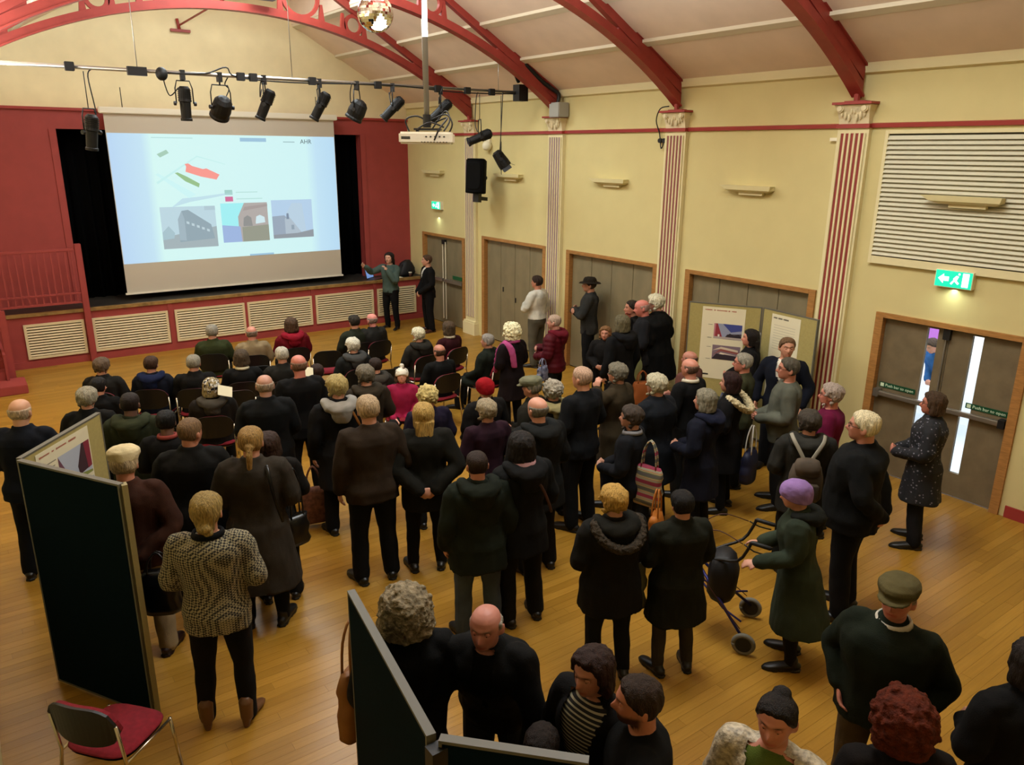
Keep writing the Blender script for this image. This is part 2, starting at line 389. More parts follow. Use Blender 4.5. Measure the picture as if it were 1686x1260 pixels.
# lobby beyond the exit doors
bm = bmesh.new(); LX0, LX1, LY0, LY1 = W+TW, 12.3, 1.6, 6.2
lw = mat('lobby_white', 'f4f6f8', .8)
box(bm, (LX1, LY0, -.1), (LX1+.1, LY1, 3.1)); box(bm, (LX0, LY0-.1, -.1), (LX1+.1, LY0, 3.1)); box(bm, (LX0, LY1, -.1), (LX1+.1, LY1+.1, 3.1)); box(bm, (LX0, LY0, 3.0), (LX1, LY1, 3.1))
struct(fin('wall_lobby', bm, lw)); struct(bx('floor_lobby', (LX0-.5, LY0, -.1), (LX1, LY1, -.015), mat('lobby_floor', 'c9d2da', .4)))
tag(bx('lobby_notice_board', (LX1-.04, 5.42, 1.18), (LX1-.002, 6.1, 2.6), mat('purple_board', 'a764b8', .7)), 'purple board on the lobby wall seen through the exit door glass', 'board')
bx_ = thing('exit_sign', 'large green illuminated exit sign above the double exit doors', 'sign', (W, 4.17, 2.63))
def exitsign(t, wy, wz, st):
    bx('housing', (-.08, -wy, -wz), (0, wy, wz), whitem, t)
    bx('lit_panel', (-.085, -wy*.96, -wz*.92), (-.079, wy*.96, wz*.92), mat('exit_green_lit', '12b98a', .4, emit=st), t)
    lm = mat('exit_white_lit', 'e6fff6', .4, emit=st*1.6)
    bm = bmesh.new(); s = wz/.1
    def poly(pts):
        f = [bm.verts.new((-.087, -y_*s, z_*s)) for y_, z_ in pts]; bm.faces.new(f)
        f = [bm.verts.new((-.0865, -y_*s, z_*s)) for y_, z_ in pts]
    poly([(-.17, 0), (-.11, .055), (-.11, .025), (-.05, .025), (-.05, -.025), (-.11, -.025), (-.11, -.055)])   # arrow
    poly([(.0, .01), (.03, .045), (.06, .04), (.04, -.01), (.07, -.04), (.055, -.055), (.015, -.02), (-.01, -.06), (-.03, -.05), (.005, -.005)])  # running figure
    poly([(.05, .075), (.07, .075), (.07, .055), (.05, .055)]); poly([(.10, .08), (.17, .08), (.17, -.075), (.10, -.075)])
    fin('exit_pictogram', bm, lm, t)
exitsign(bx_, .21, .1, 1.6)
bx_ = thing('exit_sign', 'small green illuminated exit sign beside the stage above the side door', 'sign', (W, 15.87, 2.78))
exitsign(bx_, .2, .09, 1.6)
for y_, e in ((4.17, 1.2), (15.87, .8)):
    area('exit_sign_glow', (W-.12, y_, 2.5), .3, .05, e, (.8, 1, .85))
# louvre
t = thing('wall_louvre', 'large cream wall louvre with horizontal slats above the exit doors', 'vent', (W, 3.0, 0))
bm = bmesh.new(); y0_, y1_ = -1.6, 2.25
box(bm, (-.02, y0_, 2.72), (0, y1_, 4.27)); fin('backing', bm, mat('louvre_shadow', '43402f', .9), t)
bm = bmesh.new(); box(bm, (-.05, y1_-.04, 2.70), (-.001, y1_, 4.28)); box(bm, (-.049, y0_, 2.70), (-.001, y1_-.041, 2.79)); box(bm, (-.049, y0_, 4.24), (-.001, y1_-.041, 4.28)); fin('frame', bm, ledgem, t)
slat = None; nsl = 26
for k in range(nsl):
    z = 2.81+k*(1.42/nsl)
    if slat is None:
        bm = bmesh.new(); loft(bm, [[V((-.02, yy, .044)), V((-.058, yy, .0)), V((-.055, yy, -.006)), V((-.015, yy, .036))] for yy in (y0_+.03, y1_-.04)])
        slat = fin('slat', bm, mat('slat_paint', 'cfc9ae', .6), t)
    else:
        o = slat.copy(); C.objects.link(o); slat.parent = t; o.parent = t
    (slat if k == 0 else o).location.z = z
# wall lamps
llab = ['wall lamp nearest the stage, above the side exit sign', 'wall lamp half hidden behind the hanging floodlight', 'wall lamp between second and third pilasters', 'wall lamp between third and fourth pilasters', 'wall lamp in front of the large louvre']
for k, yy in enumerate((15.95, 12.95, 10.0, 7.12, 4.15)):
    t = thing('wall_lamp', 'cream '+llab[k], 'lamp', (W, yy, 3.5))
    if k == 4: t.location.x = W-.05
    bm = bmesh.new()
    loft(bm, [[V((-.02, -.3, -.03)), V((-.02, .28, -.03)), V((-.09, .28, -.03)), V((-.09, -.3, -.03))], [V((0, -.36, .0)), V((0, .36, .0)), V((-.13, .40, .0)), V((-.13, -.36, .0))], [V((0, -.36, .06)), V((0, .4, .06)), V((-.14, .5, .06)), V((-.14, -.38, .06))]])
    fin('shade', bm, mat('lamp_cream', 'd3c693', .6), t); bx('bracket', (-.06, -.2, -.07), (0, .2, -.02), ledgem, t)
# little wall items
tag(bx('wall_sensor', (W-.05, 5.88, 4.16), (W, 5.98, 4.2), whitem), 'small white wall sensor under the red rail left of the fourth pilaster', 'sensor')
t = thing('wall_socket', 'black cable and twin plug hanging left of the third pilaster capital', 'socket', (W, 8.9, 4.18)); bm = bmesh.new(); cyl(bm, (-.03, -.045, 0), .035, .05, 'X'); cyl(bm, (-.03, .045, 0), .035, .05, 'X'); fin('plug', bm, blackm, t)
tube('cable', [(-.1, -.16, .5), (-.12, .0, .47), (-.09, .1, .3), (-.04, .06, .1), (-.05, .0, -.12), (-.05, -.06, .0)], .009, blackm, t, sub=4)
t = thing('junction_box', 'grey box with a thick black cable on the second truss foot', 'box', (W-.14, 11.38, 4.72)); bx('casing', (-.12, -.16, -.13), (.12, .12, .12), mat('grey_box', '9d9a90', .6), t, bev=.01)
tube('cable', [(-.02, .0, .1), (-.0, .0, .26), (-.14, .05, .36), (-.3, .09, .46), (-.5, .10, .60), (-.66, .12, .72), (-.72, .25, .72), (-.62, .45, .6), (-.48, .56, .48)], .035, blackm, t, sub=4)
t = thing('dome_camera', 'white dome camera on the wall behind the hanging spotlights', 'camera', (W, 13.75, 4.1)); bm = bmesh.new(); ball(bm, (-.08, 0, 0), .1, .1, .1); fin('dome', bm, whitem, t, True); bx('mount', (-.06, -.06, .06), (0, .06, .14), whitem, t)
t = thing('loudspeaker', 'black hanging loudspeaker in front of the first pilaster', 'speaker', (8.86, 13.45, 3.5), R(0))
bm = bmesh.new(); loft(bm, [[V((-.2, -.17, z)), V((-.12, -.2, z)), V((.18, -.13, z)), V((.18, .13, z)), V((-.12, .2, z)), V((-.2, .17, z))] for z in (-.33, -.3, .3, .34)])
bmesh.ops.bevel(bm, geom=bm.edges[:], offset=.02, segments=2, affect='EDGES'); o = fin('cabinet', bm, mat('black_plastic', '0b0a0a', .85, spec=.1), t, True)
bm = bmesh.new(); loft(bm, [ell((-.205, 0, 0), .155, .27, V((0, 1, 0)), V((0, 0, 1)), 24, 5), ell((-.22, 0, 0), .14, .25, V((0, 1, 0)), V((0, 0, 1)), 24, 5)]); fin('grille', bm, mat('speaker_mesh', '0f0e0d', .9, spec=.1, bump=.5, bscale=300), t)
bm = bmesh.new(); box(bm, (.1, -.05, -.45), (.5, .05, -.38)); box(bm, (-.05, -.06, -.5), (.12, .06, -.33)); fin('wall_bracket', bm, blackm, t)
bx('wall_bracket', (.12, -.04, -.02), (.46, .04, .04), blackm, t)
t.rotation_euler = (0, R(6), R(35))
# ---------------------------------------------------------------- stage
st = thing('stage', 'red panelled stage front with cream louvre grilles', 'stage', (0, D, 0)); st['kind'] = 'structure'
bx('stage_floor', (WL, 0, ZS-.06), (W, 6.4, ZS), mat('stage_board', '2a2620', .5, noise=.3), st)
bx('stage_edge', (WL, -.035, ZS-.055), (W, .05, ZS+.006), mat('worn_oak_edge', '8a6a3a', .5, noise=.3), st)
fascia = bx('fascia', (WL, .0, -.01), (W, .1, ZS-.055), redm, st)
bx('kick_rail', (WL, -.02, 0), (W, 0.0, .13), redm, st)
for gx0, gx1 in ((.85, 1.85), (1.99, 3.37), (3.50, 4.92), (4.98, 6.43), (6.52, 7.96), (8.06, 9.1)):
    g = bpy.data.objects.new('grille', None); C.objects.link(g); g.parent = st; g.location = (gx0, -.01, 0); ww = gx1-gx0
    bm = bmesh.new(); box(bm, (0, -.025, .17), (ww, .005, .215)); box(bm, (0, -.025, .785), (ww, .005, .83)); box(bm, (0, -.025, .215), (.045, .005, .785)); box(bm, (ww-.045, -.025, .215), (ww, .005, .785))
    fin('grille_frame', bm, mat('grille_cream', 'd6c49a', .6), g)
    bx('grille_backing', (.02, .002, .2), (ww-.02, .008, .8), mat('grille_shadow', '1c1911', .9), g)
    me = None
    for k in range(11):
        z = .225+k*.051
        if me is None:
            bm = bmesh.new(); loft(bm, [[V((xx, -.006, .032)), V((xx, -.026, .006)), V((xx, -.024, 0)), V((xx, .0, .022))] for xx in (.04, ww-.04)])
            o = fin('slat', bm, mat('grille_cream', 'd6c49a', .6), g); me = o.data
        else: o = link('slat', me, None, g)
        o.location.z = z
for sx in (2.0, 3.43, 4.95, 6.47, 8.01):
    bx('fascia_stile', (sx-.045 if sx > 2 else 1.87, -.02, .13), (sx+.04 if sx > 2 else 1.97, 0.0, ZS-.06), redm, st)
cur = mat('black_curtain', '050505', .95, spec=.05)
def curtain(x0, x1, yy, z0, z1, label, amp=.05):
    bm = bmesh.new(); n_ = int((x1-x0)*40); rings = []
    for k in range(n_+1):
        x = x0+(x1-x0)*k/n_; d_ = amp*math.sin(x*28)+amp*.4*math.sin(x*61+1)
        rings.append([V((x, yy+d_, z0)), V((x, yy+d_*.8, z1)), V((x, yy+d_*.8+.02, z1)), V((x, yy+d_+.02, z0))])
    loft(bm, rings); return tag(fin('stage_curtain', bm, cur, None, True), label, 'curtain')
curtain(OX0-.1, 3.2, D2+.5, ZS, OZ+.1, 'black stage curtain left of the projection screen')
curtain(6.9, OX1+.1, D2+.5, ZS, OZ+.1, 'black stage curtain right of the projection screen')
curtain(OX0-.2, OX1+.2, D2+1.6, ZS, OZ+.15, 'black backdrop curtain behind the projection screen', .03)
bm = bmesh.new(); box(bm, (OX0-.6, D2+.22, ZS), (OX0-.5, D2+2.2, 4.8)); box(bm, (OX1+.5, D2+.22, ZS), (OX1+.6, D2+2.2, 4.8)); box(bm, (OX0-.6, D2+2.2, ZS), (OX1+.6, D2+2.3, 4.8)); box(bm, (OX0-.6, D2+.22, 4.8), (OX1+.6, D2+2.3, 4.9))
struct(fin('wall_backstage', bm, cur))
# stage rail
t = thing('stage_railing', 'red painted balustrade with square newel at the left of the stage', 'railing', (0, D-.06, 0))
bx('newel_post', (1.87, -.06, .0), (1.98, .04, 2.27), redm, t, bev=.008)
bx('top_rail', (.5, -.03, 2.14), (1.87, .02, 2.19), redm, t, bev=.008); bx('lower_rail', (.5, -.03, 1.16), (1.87, .02, 1.20), redm, t); bx('mid_rail', (.5, -.03, 1.34), (1.87, .02, 1.37), redm, t)
for k in range(12): bx('baluster', (.56+k*.112, -.018, 1.2), (.585+k*.112, .008, 2.14), redm, t)
t = thing('stage_steps', 'red painted steps with newel post at the left end of the stage', 'steps', (0, 15.0, 0))
bx('bottom_step', (WL, -.15, 0), (.68, .45, .15), redm, t, bev=.01)
for k in range(1, 6): bx('step', (WL, .1+.25*k, .0), (.42, 1.6, .15+.15*k), redm, t)
bx('newel_post', (.46, .55, 0), (.57, .66, 1.3), redm, t, bev=.008)
bx('side_string', (.42, .3, .1), (.46, 1.58, .6), redm, t)
bx('hand_rail', (.49, .6, 1.12), (.54, 1.55, 1.18), redm, t)
# ---------------------------------------------------------------- screen
SY = 17.05; SX0, SX1 = 2.75, 7.39
t = thing('projection_screen', 'wide white pull-down screen showing a slide above the stage', 'screen', (0, SY, 0))
bm = bmesh.new(); box(bm, (SX0-.08, -.06, 4.62), (SX1+.07, .06, 4.74)); bmesh.ops.bevel(bm, geom=bm.edges[:], offset=.015, segments=2, affect='EDGES'); fin('roller_case', bm, mat('case_white', 'ded6c0', .5), t)
bx('fabric', (SX0, 0, 1.17), (SX1, .006, 4.63), mat('screen_fabric', 'c0b6a4', .8), t)
bx('bottom_bar', (SX0-.03, -.02, 1.145), (SX1+.03, .02, 1.18), mat('case_white', 'ded6c0', .5), t)
for xx in (3.1, 7.0): tube('hanger', [(xx, 0, 4.73), (xx, 0, 5.1)], .008, blackm, t); bx('wall_arm', (xx-.02, .05, 4.69), (xx+.02, D2+.03-SY, 4.73), blackm, t)
# slide: emissive flat shapes
def slide_mat(c, s):
    k = ('slide', c, s)
    if k not in _mats:
        mt = bpy.data.materials.new('slide_light'); mt.use_nodes = True; b_ = mt.node_tree.nodes['Principled BSDF']; q = srgb(c)
        b_.inputs['Base Color'].default_value = (.02, .02, .02, 1); b_.inputs['Specular IOR Level'].default_value = 0; b_.inputs['Roughness'].default_value = 1
        b_.inputs['Emission Color'].default_value = (*q, 1); b_.inputs['Emission Strength'].default_value = s; _mats[k] = mt
    return _mats[k]
def em(c, s=1.0): return slide_mat(c, s)
def flat(name, pts, mt, par, dy):
    bm = bmesh.new(); bm.faces.new([bm.verts.new((x, dy, z)) for x, z in pts]); me = bpy.data.meshes.new(name); bm.to_mesh(me); bm.free(); return link(name, me, mt, par)
gm = bpy.data.materials.new('slide_background'); gm.use_nodes = True; nt = gm.node_tree; b = nt.nodes['Principled BSDF']
tc = nt.nodes.new('ShaderNodeTexCoord'); sp = nt.nodes.new('ShaderNodeSeparateXYZ'); nt.links.new(tc.outputs['Object'], sp.inputs[0]); mr = nt.nodes.new('ShaderNodeMapRange'); mr.inputs[1].default_value = SX0; mr.inputs[2].default_value = SX1; nt.links.new(sp.outputs[0], mr.inputs[0])
rp = nt.nodes.new('ShaderNodeValToRGB'); e = rp.color_ramp.elements; e[0].color = (*srgb('b9d9f8'), 1); e[1].color = (*srgb('b9dff8'), 1)
for p_, c_ in ((.13, 'c4e6f8'), (.17, 'd6fbf8'), (.85, 'd2f8fa'), (.9, 'c2e6fa')): q = e.new(p_); q.color = (*srgb(c_), 1)
nt.links.new(mr.outputs[0], rp.inputs[0]); nt.links.new(rp.outputs[0], b.inputs['Emission Color']); b.inputs['Emission Strength'].default_value = .92; b.inputs['Base Color'].default_value = (.05, .05, .05, 1); b.inputs['Roughness'].default_value = 1
SZ0, SZ1 = 1.76, 4.27; SW = SX1-SX0-.02
sl = flat('slide', [(SX0+.01, SZ0), (SX1-.01, SZ0), (SX1-.01, SZ1), (SX0+.01, SZ1)], gm, t, -.004)
# slide coordinates: u 0..1 left-right, v 0..1 top-bottom
def S(u, v): return (SX0+.01+u*SW, SZ1-v*(SZ1-SZ0))
def sp_(name, uv, c, k=1): return flat(name, [S(*p) for p in uv], em(c), sl, -.004-.002*k)
def rect(u0, v0, u1, v1): return [(u0, v0), (u1, v0), (u1, v1), (u0, v1)]
sp_('slide_banner', rect(.545, .02, .665, .05), '9cc2da'); sp_('slide_key', rect(.455, .44, .49, .48), 'a3cfc8'); sp_('slide_key', rect(.455, .495, .49, .535), 'd0709a')
text('slide_logo', 'AHR', .13, em('5b6a70', .7), sl, M.Translation((*[S(.855, .05)[0]], -.012, S(.855, .045)[1])) @ M.Rotation(PI/2, 4, 'X'), 0)
flat('slide_logo_small', [S(*p) for p in rect(.745, .045, .80, .052)], em('98b8bc'), sl, -.007)
for v0, u1 in ((.458, .605), (.513, .625)): sp_('slide_caption', rect(.505, v0, u1, v0+.006), 'b2dcd6')
sp_('slide_heading', rect(.17, .026, .34, .032), 'b6dedc')
# map
sp_('map_road', [(.17, .37), (.35, .165), (.47, .23), (.47, .236), (.35, .175), (.175, .385)], 'c6f0ee'); sp_('map_road', [(.18, .3), (.33, .47), (.3, .5), (.17, .31)], 'ccf4f4')
sp_('map_road', [(.27, .5), (.34, .49), (.49, .46), (.49, .47), (.4, .5), (.3, .53), (.22, .57)], 'c0e0ea')
sp_('map_block', [(.185, .155), (.225, .12), (.235, .145), (.197, .18)], 'a6ccb8')
sp_('map_red_building', [(.295, .23), (.31, .225), (.325, .245), (.37, .27), (.385, .265), (.44, .315), (.425, .355), (.36, .33), (.335, .315), (.295, .29), (.30, .25)], 'f79a90', 2)
sp_('map_green_building', [(.25, .30), (.262, .295), (.30, .33), (.35, .385), (.345, .415), (.29, .365)], '98c08c', 2)
# three photographs on the slide
def fade(c, k=.22):
    d = 'd2f4f6'; return ''.join('%02x' % int(int(c[i:i+2], 16)*(1-k)+int(d[i:i+2], 16)*k) for i in (0, 2, 4))
def photo(u0, v0, u1, v1, sky, shapes):
    f = sp_('slide_photo', rect(u0, v0, u1, v1), sky, 1)
    for k, (pts, c) in enumerate(shapes): flat('photo_shape', [S(u0+(u1-u0)*a, v0+(v1-v0)*b_) for a, b_ in pts], em(fade(c)), sl, -.0085-.0015*k)
photo(.17, .565, .405, .90, 'bcd6e0', [([(0, .72), (1, .5), (1, 1), (0, 1)], '96a0a6'), ([(.3, .3), (.38, .1), (.5, .08), (.9, .45), (.95, .8), (.3, .85)], '82929e'), ([(.3, .3), (.38, .1), (.42, .3), (.42, .82), (.3, .8)], '94a4b0'), ([(.8, 0), (1, 0), (1, .1), (.8, .1)], 'a8bcc8')]+[([(.45+.09*k, .35+.05*k), (.5+.09*k, .37+.05*k), (.5+.09*k, .43+.05*k), (.45+.09*k, .41+.05*k)], 'b8c8d0') for k in range(5)]+[([(.0, .6), (.12, .45), (.22, .62), (.2, .75), (0, .78)], '9cb4c0')])
photo(.43, .55, .645, .875, 'a2eef2', [([(.35, .35), (.5, .0), (1, 0), (1, 1), (.35, 1)], 'a89690'), ([(0, .55), (.38, .6), (.4, 1), (0, 1)], '8fa4d8'), ([(.45, .55), (.47, .38), (.55, .32), (.63, .38), (.65, .6), (.45, .6)], '7e7672'), ([(.72, .5), (.74, .36), (.82, .32), (.92, .38), (.93, .52), (.72, .55)], 'cfe4ea'), ([(.42, .62), (1, .58), (1, 1), (.42, 1)], '86806c'), ([(.5, .1), (1, .04), (1, .1), (.46, .2)], '9a8480')])
photo(.665, .535, .865, .865, 'b4cfe8', [([(0, .42), (.3, .4), (.42, .55), (.45, .95), (0, .95)], '8a93a8'), ([(.35, .35), (.5, .08), (.75, .1), (.82, .85), (.35, .85)], 'b2c6dc'), ([(.3, .5), (.36, .42), (.44, .48), (.72, .9), (.3, .95)], 'a6b0be'), ([(.35, .35), (.4, .35), (.41, .5), (.34, .5)], '66708a'), ([(0, .9), (.6, .88), (1, .8), (1, 1), (0, 1)], '7e7f88'), ([(.45, .66), (.52, .66), (.52, .78), (.45, .78)], '7e8a9c')])
sp_('slide_banner', rect(.545, .985, .66, 1.0), '9cc2da'); 
# light the projected picture throws back into the hall is carried by the emissive slide itself
# ---------------------------------------------------------------- lighting bar
BZ, BY = 4.99, 12.0
t = thing('lighting_bar', 'long grey suspended stage lighting bar with black sockets', 'bar', (0, BY, BZ))
tube('bar_tube', [(-.2, 0, 0), (8.85, 0, .03)], .025, alu, t, 12)
for k, xx in enumerate((1.61, 3.79, 3.97, 4.87, 5.97, 7.08, 7.67, 8.18)):
    bx('socket_box', (xx-.055, -.09, -.05), (xx+.055, -.02, .06), blackm, t, bev=.006)
bx('socket_box', (2.29, -.09, -.06), (2.53, -.02, .05), blackm, t); bm = bmesh.new(); ball(bm, (2.72, -.05, -.02), .08, .07, .09); fin('cable_coil', bm, blackm, t, True)
bx('end_box', (8.72, -.14, -.12), (8.92, .05, .16), blackm, t)
tube('cable', [(2.8, -.03, .0), (3.3, -.04, .02), (3.6, -.03, .12), (3.75, -.03, .0), (4.6, -.03, -.03), (6.2, -.03, .02), (7.5, -.03, -.03), (8.7, -.04, 0)], .01, blackm, t, sub=5)
for xx in (2.43, 4.58, 6.83, 8.36): tube('suspension_wire', [(xx, 0, 0), (xx, 0, cz(max(xx, 2*XC-xx))-BZ if abs(xx-XC) > 2.07 else 2.5)], .006, alu, t, 6)
slab = ['first black spotlight from the left on the lighting bar, pointing down over the screen', 'round black fresnel lamp below the coiled cable on the lighting bar', 'black spotlight on the bar between the fresnel lamp and the screen centre', 'black spotlight on the bar above the right edge of the screen',
        'black fresnel lamp on the bar just right of the screen case', 'black spotlight on the bar immediately left of the projector pole', 'black spotlight on the bar immediately right of the projector pole', 'long black spotlight hung low above the loudspeaker', 'black floodlight with barn doors hung lowest, right of the loudspeaker', 'black spotlight hung low at the left end of the bar']
def spot(k, x, drop, tilt, turn, kind):
    t = thing('stage_light', slab[k], 'spotlight', (x, BY, BZ-drop), turn)
    s = 1.05
    dk = mat('lamp_body', '131210', .5, spec=.25, noise=.2, nscale=20)
    Mx = M.Rotation(tilt, 4, 'X')
    bm = bmesh.new()
    if kind == 'profile':
        r = [(.0, .05), (.03, .075), (.16, .08), (.2, .085), (.21, .07), (.42, .066), (.43, .075), (.46, .075)]
    elif kind == 'fresnel':
        r = [(.0, .03), (.02, .08), (.07, .12), (.2, .135), (.28, .125), (.3, .135), (.33, .135)]
    else:
        r = [(.0, .05), (.03, .09), (.25, .11), (.33, .11)]
    L_ = r[-1][0]
    loft(bm, [ell(Mx @ V((0, 0, L_/2-a)), b_*s, b_*s, Mx @ V((1, 0, 0)), Mx @ V((0, 1, 0)), 18) for a, b_ in r])
    fin('lamp_housing', bm, dk, t, False)
    bm = bmesh.new()
    for j in range(5): 
        q = Mx @ V((0, 0, L_/2-.05-.025*j)); loft(bm, [ell(q-Mx @ V((0, 0, .004)), .093, .093, Mx @ V((1, 0, 0)), Mx @ V((0, 1, 0)), 16), ell(q+Mx @ V((0, 0, .004)), .093, .093, Mx @ V((1, 0, 0)), Mx @ V((0, 1, 0)), 16)])
    if kind != 'fresnel': fin('cooling_fins', bm, dk, t)
    else: bm.free()
    wv = .15 if kind == 'fresnel' else .115
    yz = .3 if drop < .6 else .3
    tube('yoke', [(-wv, 0, 0), (-wv, 0, yz-.1), (-wv+.03, 0, yz), (wv-.03, 0, yz), (wv, 0, yz-.1), (wv, 0, 0)], .009, blackm, t)
    for sx in (-1, 1):
        bm = bmesh.new(); cyl(bm, (sx*(wv+.02), 0, 0), .03, .03, 'X', 10); fin('tilt_knob', bm, blackm, t)
    tube('hook_clamp', [(0, 0, yz), (0, 0, drop-.04)], .012 if drop < .6 else .006, blackm, t)
    if drop < .6: bx('clamp_block', (-.03, -.04, drop-.08), (.03, .03, drop+.05), blackm, t)
    tube('power_cable', [(-.06, .03, L_/2-.02), (-.18, .04, .1), (-.24, .02, .25), (-.26, -.02, drop)] if k % 2 == 0 else [(.06, .03, .1), (.16, .05, .25), (.1, .04, drop-.1), (.14, 0, drop)], .008, blackm, t, sub=5)
    if kind == 'flood' or k == 8:
        bm = bmesh.new(); q = Mx @ V((0, 0, -L_/2))
        for a in range(4):
            Z = M.Translation(q) @ Mx @ M.Rotation(a*PI/2, 4, 'Z') @ M.Translation((0, .1, 0)) @ M.Rotation(R(35), 4, 'X'); box(bm, (-.08, 0, -.08), (.08, .006, 0), Z)
        fin('barn_doors', bm, blackm, t)
for a in ((0, 3.0, .39, R(4), .0, 'profile'), (1, 3.5, .42, R(40), .2, 'fresnel'), (2, 4.14, .36, R(25), 1.1, 'profile'), (3, 5.0, .35, R(30), 1.1, 'profile'), (4, 5.62, .38, R(30), .8, 'fresnel'), (5, 6.25, .34, R(45), 1.1, 'profile'), (6, 7.16, .34, R(48), 1.1, 'profile'), (7, 7.96, .76, R(68), 1.2, 'profile'), (8, 8.42, 1.13, R(-35), 1.0, 'flood'), (9, 1.77, .8, R(10), .6, 'profile')): spot(*a)
spot_left = thing('stage_light', 'green-black lamp barrel cut off by the left picture edge below the bar', 'spotlight', (.36, 10.6, 3.93), 0)
bm = bmesh.new(); Mx = M.Rotation(R(-50), 4, 'Y'); loft(bm, [ell(Mx @ V((0, 0, a)), b_, b_, Mx @ V((1, 0, 0)), Mx @ V((0, 1, 0)), 18) for a, b_ in ((-.2, .11), (-.16, .1), (.1, .09), (.16, .05))]); fin('lamp_housing', bm, mat('lamp_body', '1c1a17', .45, noise=.2, nscale=20), spot_left)
tube('hook_clamp', [(0, 0, .05), (0, 0, 1.1), (-.05, 1.35, 1.1)], .008, blackm, spot_left)
# projector
t = thing('projector', 'white ceiling projector on a long grey pole', 'projector', (4.62, 8.05, 4.13), R(-36))
bm = bmesh.new(); box(bm, (-.3, -.2, -.06), (.3, .2, .07)); bmesh.ops.bevel(bm, geom=bm.edges[:], offset=.02, segments=3, affect='EDGES'); fin('casing', bm, mat('projector_white', 'ddd6c2', .45), t)
bx('vent_grille', (-.27, -.203, -.01), (-.17, -.199, .02), mat('dark_grey', '3a3833', .6), t); bm = bmesh.new(); 
for k in range(9): box(bm, (-.05+.035*k, -.204, -.045), (-.035+.035*k, -.199, -.035))
for k in range(5): box(bm, (.0+.05*k, -.204, .01), (.02+.05*k, -.199, .025))
fin('socket_row', bm, mat('dark_grey', '3a3833', .6), t)
bm = bmesh.new(); cyl(bm, (-.12, .21, .0), .05, .05, 'Y'); fin('lens', bm, blackm, t)
bm = bmesh.new(); box(bm, (-.14, -.1, .09), (.16, .1, .11)); box(bm, (-.12, -.08, .06), (-.1, .08, .1)); box(bm, (.12, -.08, .06), (.14, .08, .1)); cyl(bm, (0, 0, .19), .045, .14); fin('mounting_plate', bm, blackm, t)
bm = bmesh.new(); cyl(bm, (0, 0, 2.2), .03, 4.0); fin('pole', bm, mat('pole_grey', '8e887a', .6), t, True)
for k, pts in enumerate(([(-.2, 0, .07), (-.24, 0, .2), (-.1, 0, .24), (.05, 0, .15)], [(.22, -.1, .0), (.3, -.15, .15), (.22, -.05, .26), (.05, 0, .2)], [(.1, -.2, -.02), (.16, -.22, .1), (.24, -.1, .22), (.1, 0, .18)], [(.05, .05, .1), (.2, .1, .3), (.26, .0, .2), (.2, -.1, .08)], [(-.1, -.1, .1), (.05, -.14, .17), (.2, -.1, .12)])): tube('cable', pts, .009, blackm, t, sub=5)
# mirror ball
t = thing('mirror_ball', 'silver mirror ball hanging at the top of the picture', 'mirror ball', (4.5, 9.0, 5.54))
bm = bmesh.new(); nv = 22
for j in range(nv):
    a0, a1 = PI*j/nv, PI*(j+1)/nv; nu = max(4, int(44*math.sin((a0+a1)/2)))
    for i in range(nu):
        b0, b1 = 2*PI*i/nu, 2*PI*(i+1)/nu; r = .212; f = []
        for a, b_ in ((a0, b0), (a0, b1), (a1, b1), (a1, b0)):
            p = V((r*math.sin(a)*math.cos(b_), r*math.sin(a)*math.sin(b_), r*math.cos(a)))
            if not f or (f[-1]-p).length > 1e-5: f.append(p)
        if (f[0]-f[-1]).length < 1e-5: f.pop()
        c_ = sum(f, V())/len(f); f = [c_+(p-c_)*.94 for p in f]
        bm.faces.new([bm.verts.new(p) for p in f])
o = fin('mirror_tiles', bm, mat('mirror', 'e8e2d2', .04, metal=1), t); o['kind'] = 'stuff'
bm = bmesh.new(); bmesh.ops.create_uvsphere(bm, u_segments=32, v_segments=20, radius=.208); fin('core', bm, mat('grout_silver', 'a39b86', .3, metal=.8), t, True)
bm = bmesh.new(); cyl(bm, (0, 0, .24), .03, .06); fin('cap', bm, alu, t); tube('chain', [(0, 0, .25), (0, 0, 2.6)], .008, alu, t)
# wall stay + blue lamp on truss
t = thing('wall_tie', 'red angled tie rod with flat foot plate on the cream gable', 'bracket', (4.36, 17.28, 6.32))
bx('foot_plate', (-.17, -.03, -.12), (.2, .04, -.07), steelred, t); tube('upright', [(0, 0, -.08), (-.03, 0, .12)], .03, steelred, t); tube('tie_rod', [(-.0, -.02, -.0), (.36, -2.8, .28)], .018, steelred, t)
t = thing('blue_lamp', 'small blue box lamp clipped on top of the front truss', 'lamp', (5.02, 14.2, 6.5)); bx('casing', (-.22, -.1, -.06), (.2, .12, .1), mat('blue_grey', '5b7f9e', .5), t, bev=.02); bx('lens', (-.16, -.11, -.055), (.16, -.1, .0), blackm, t)
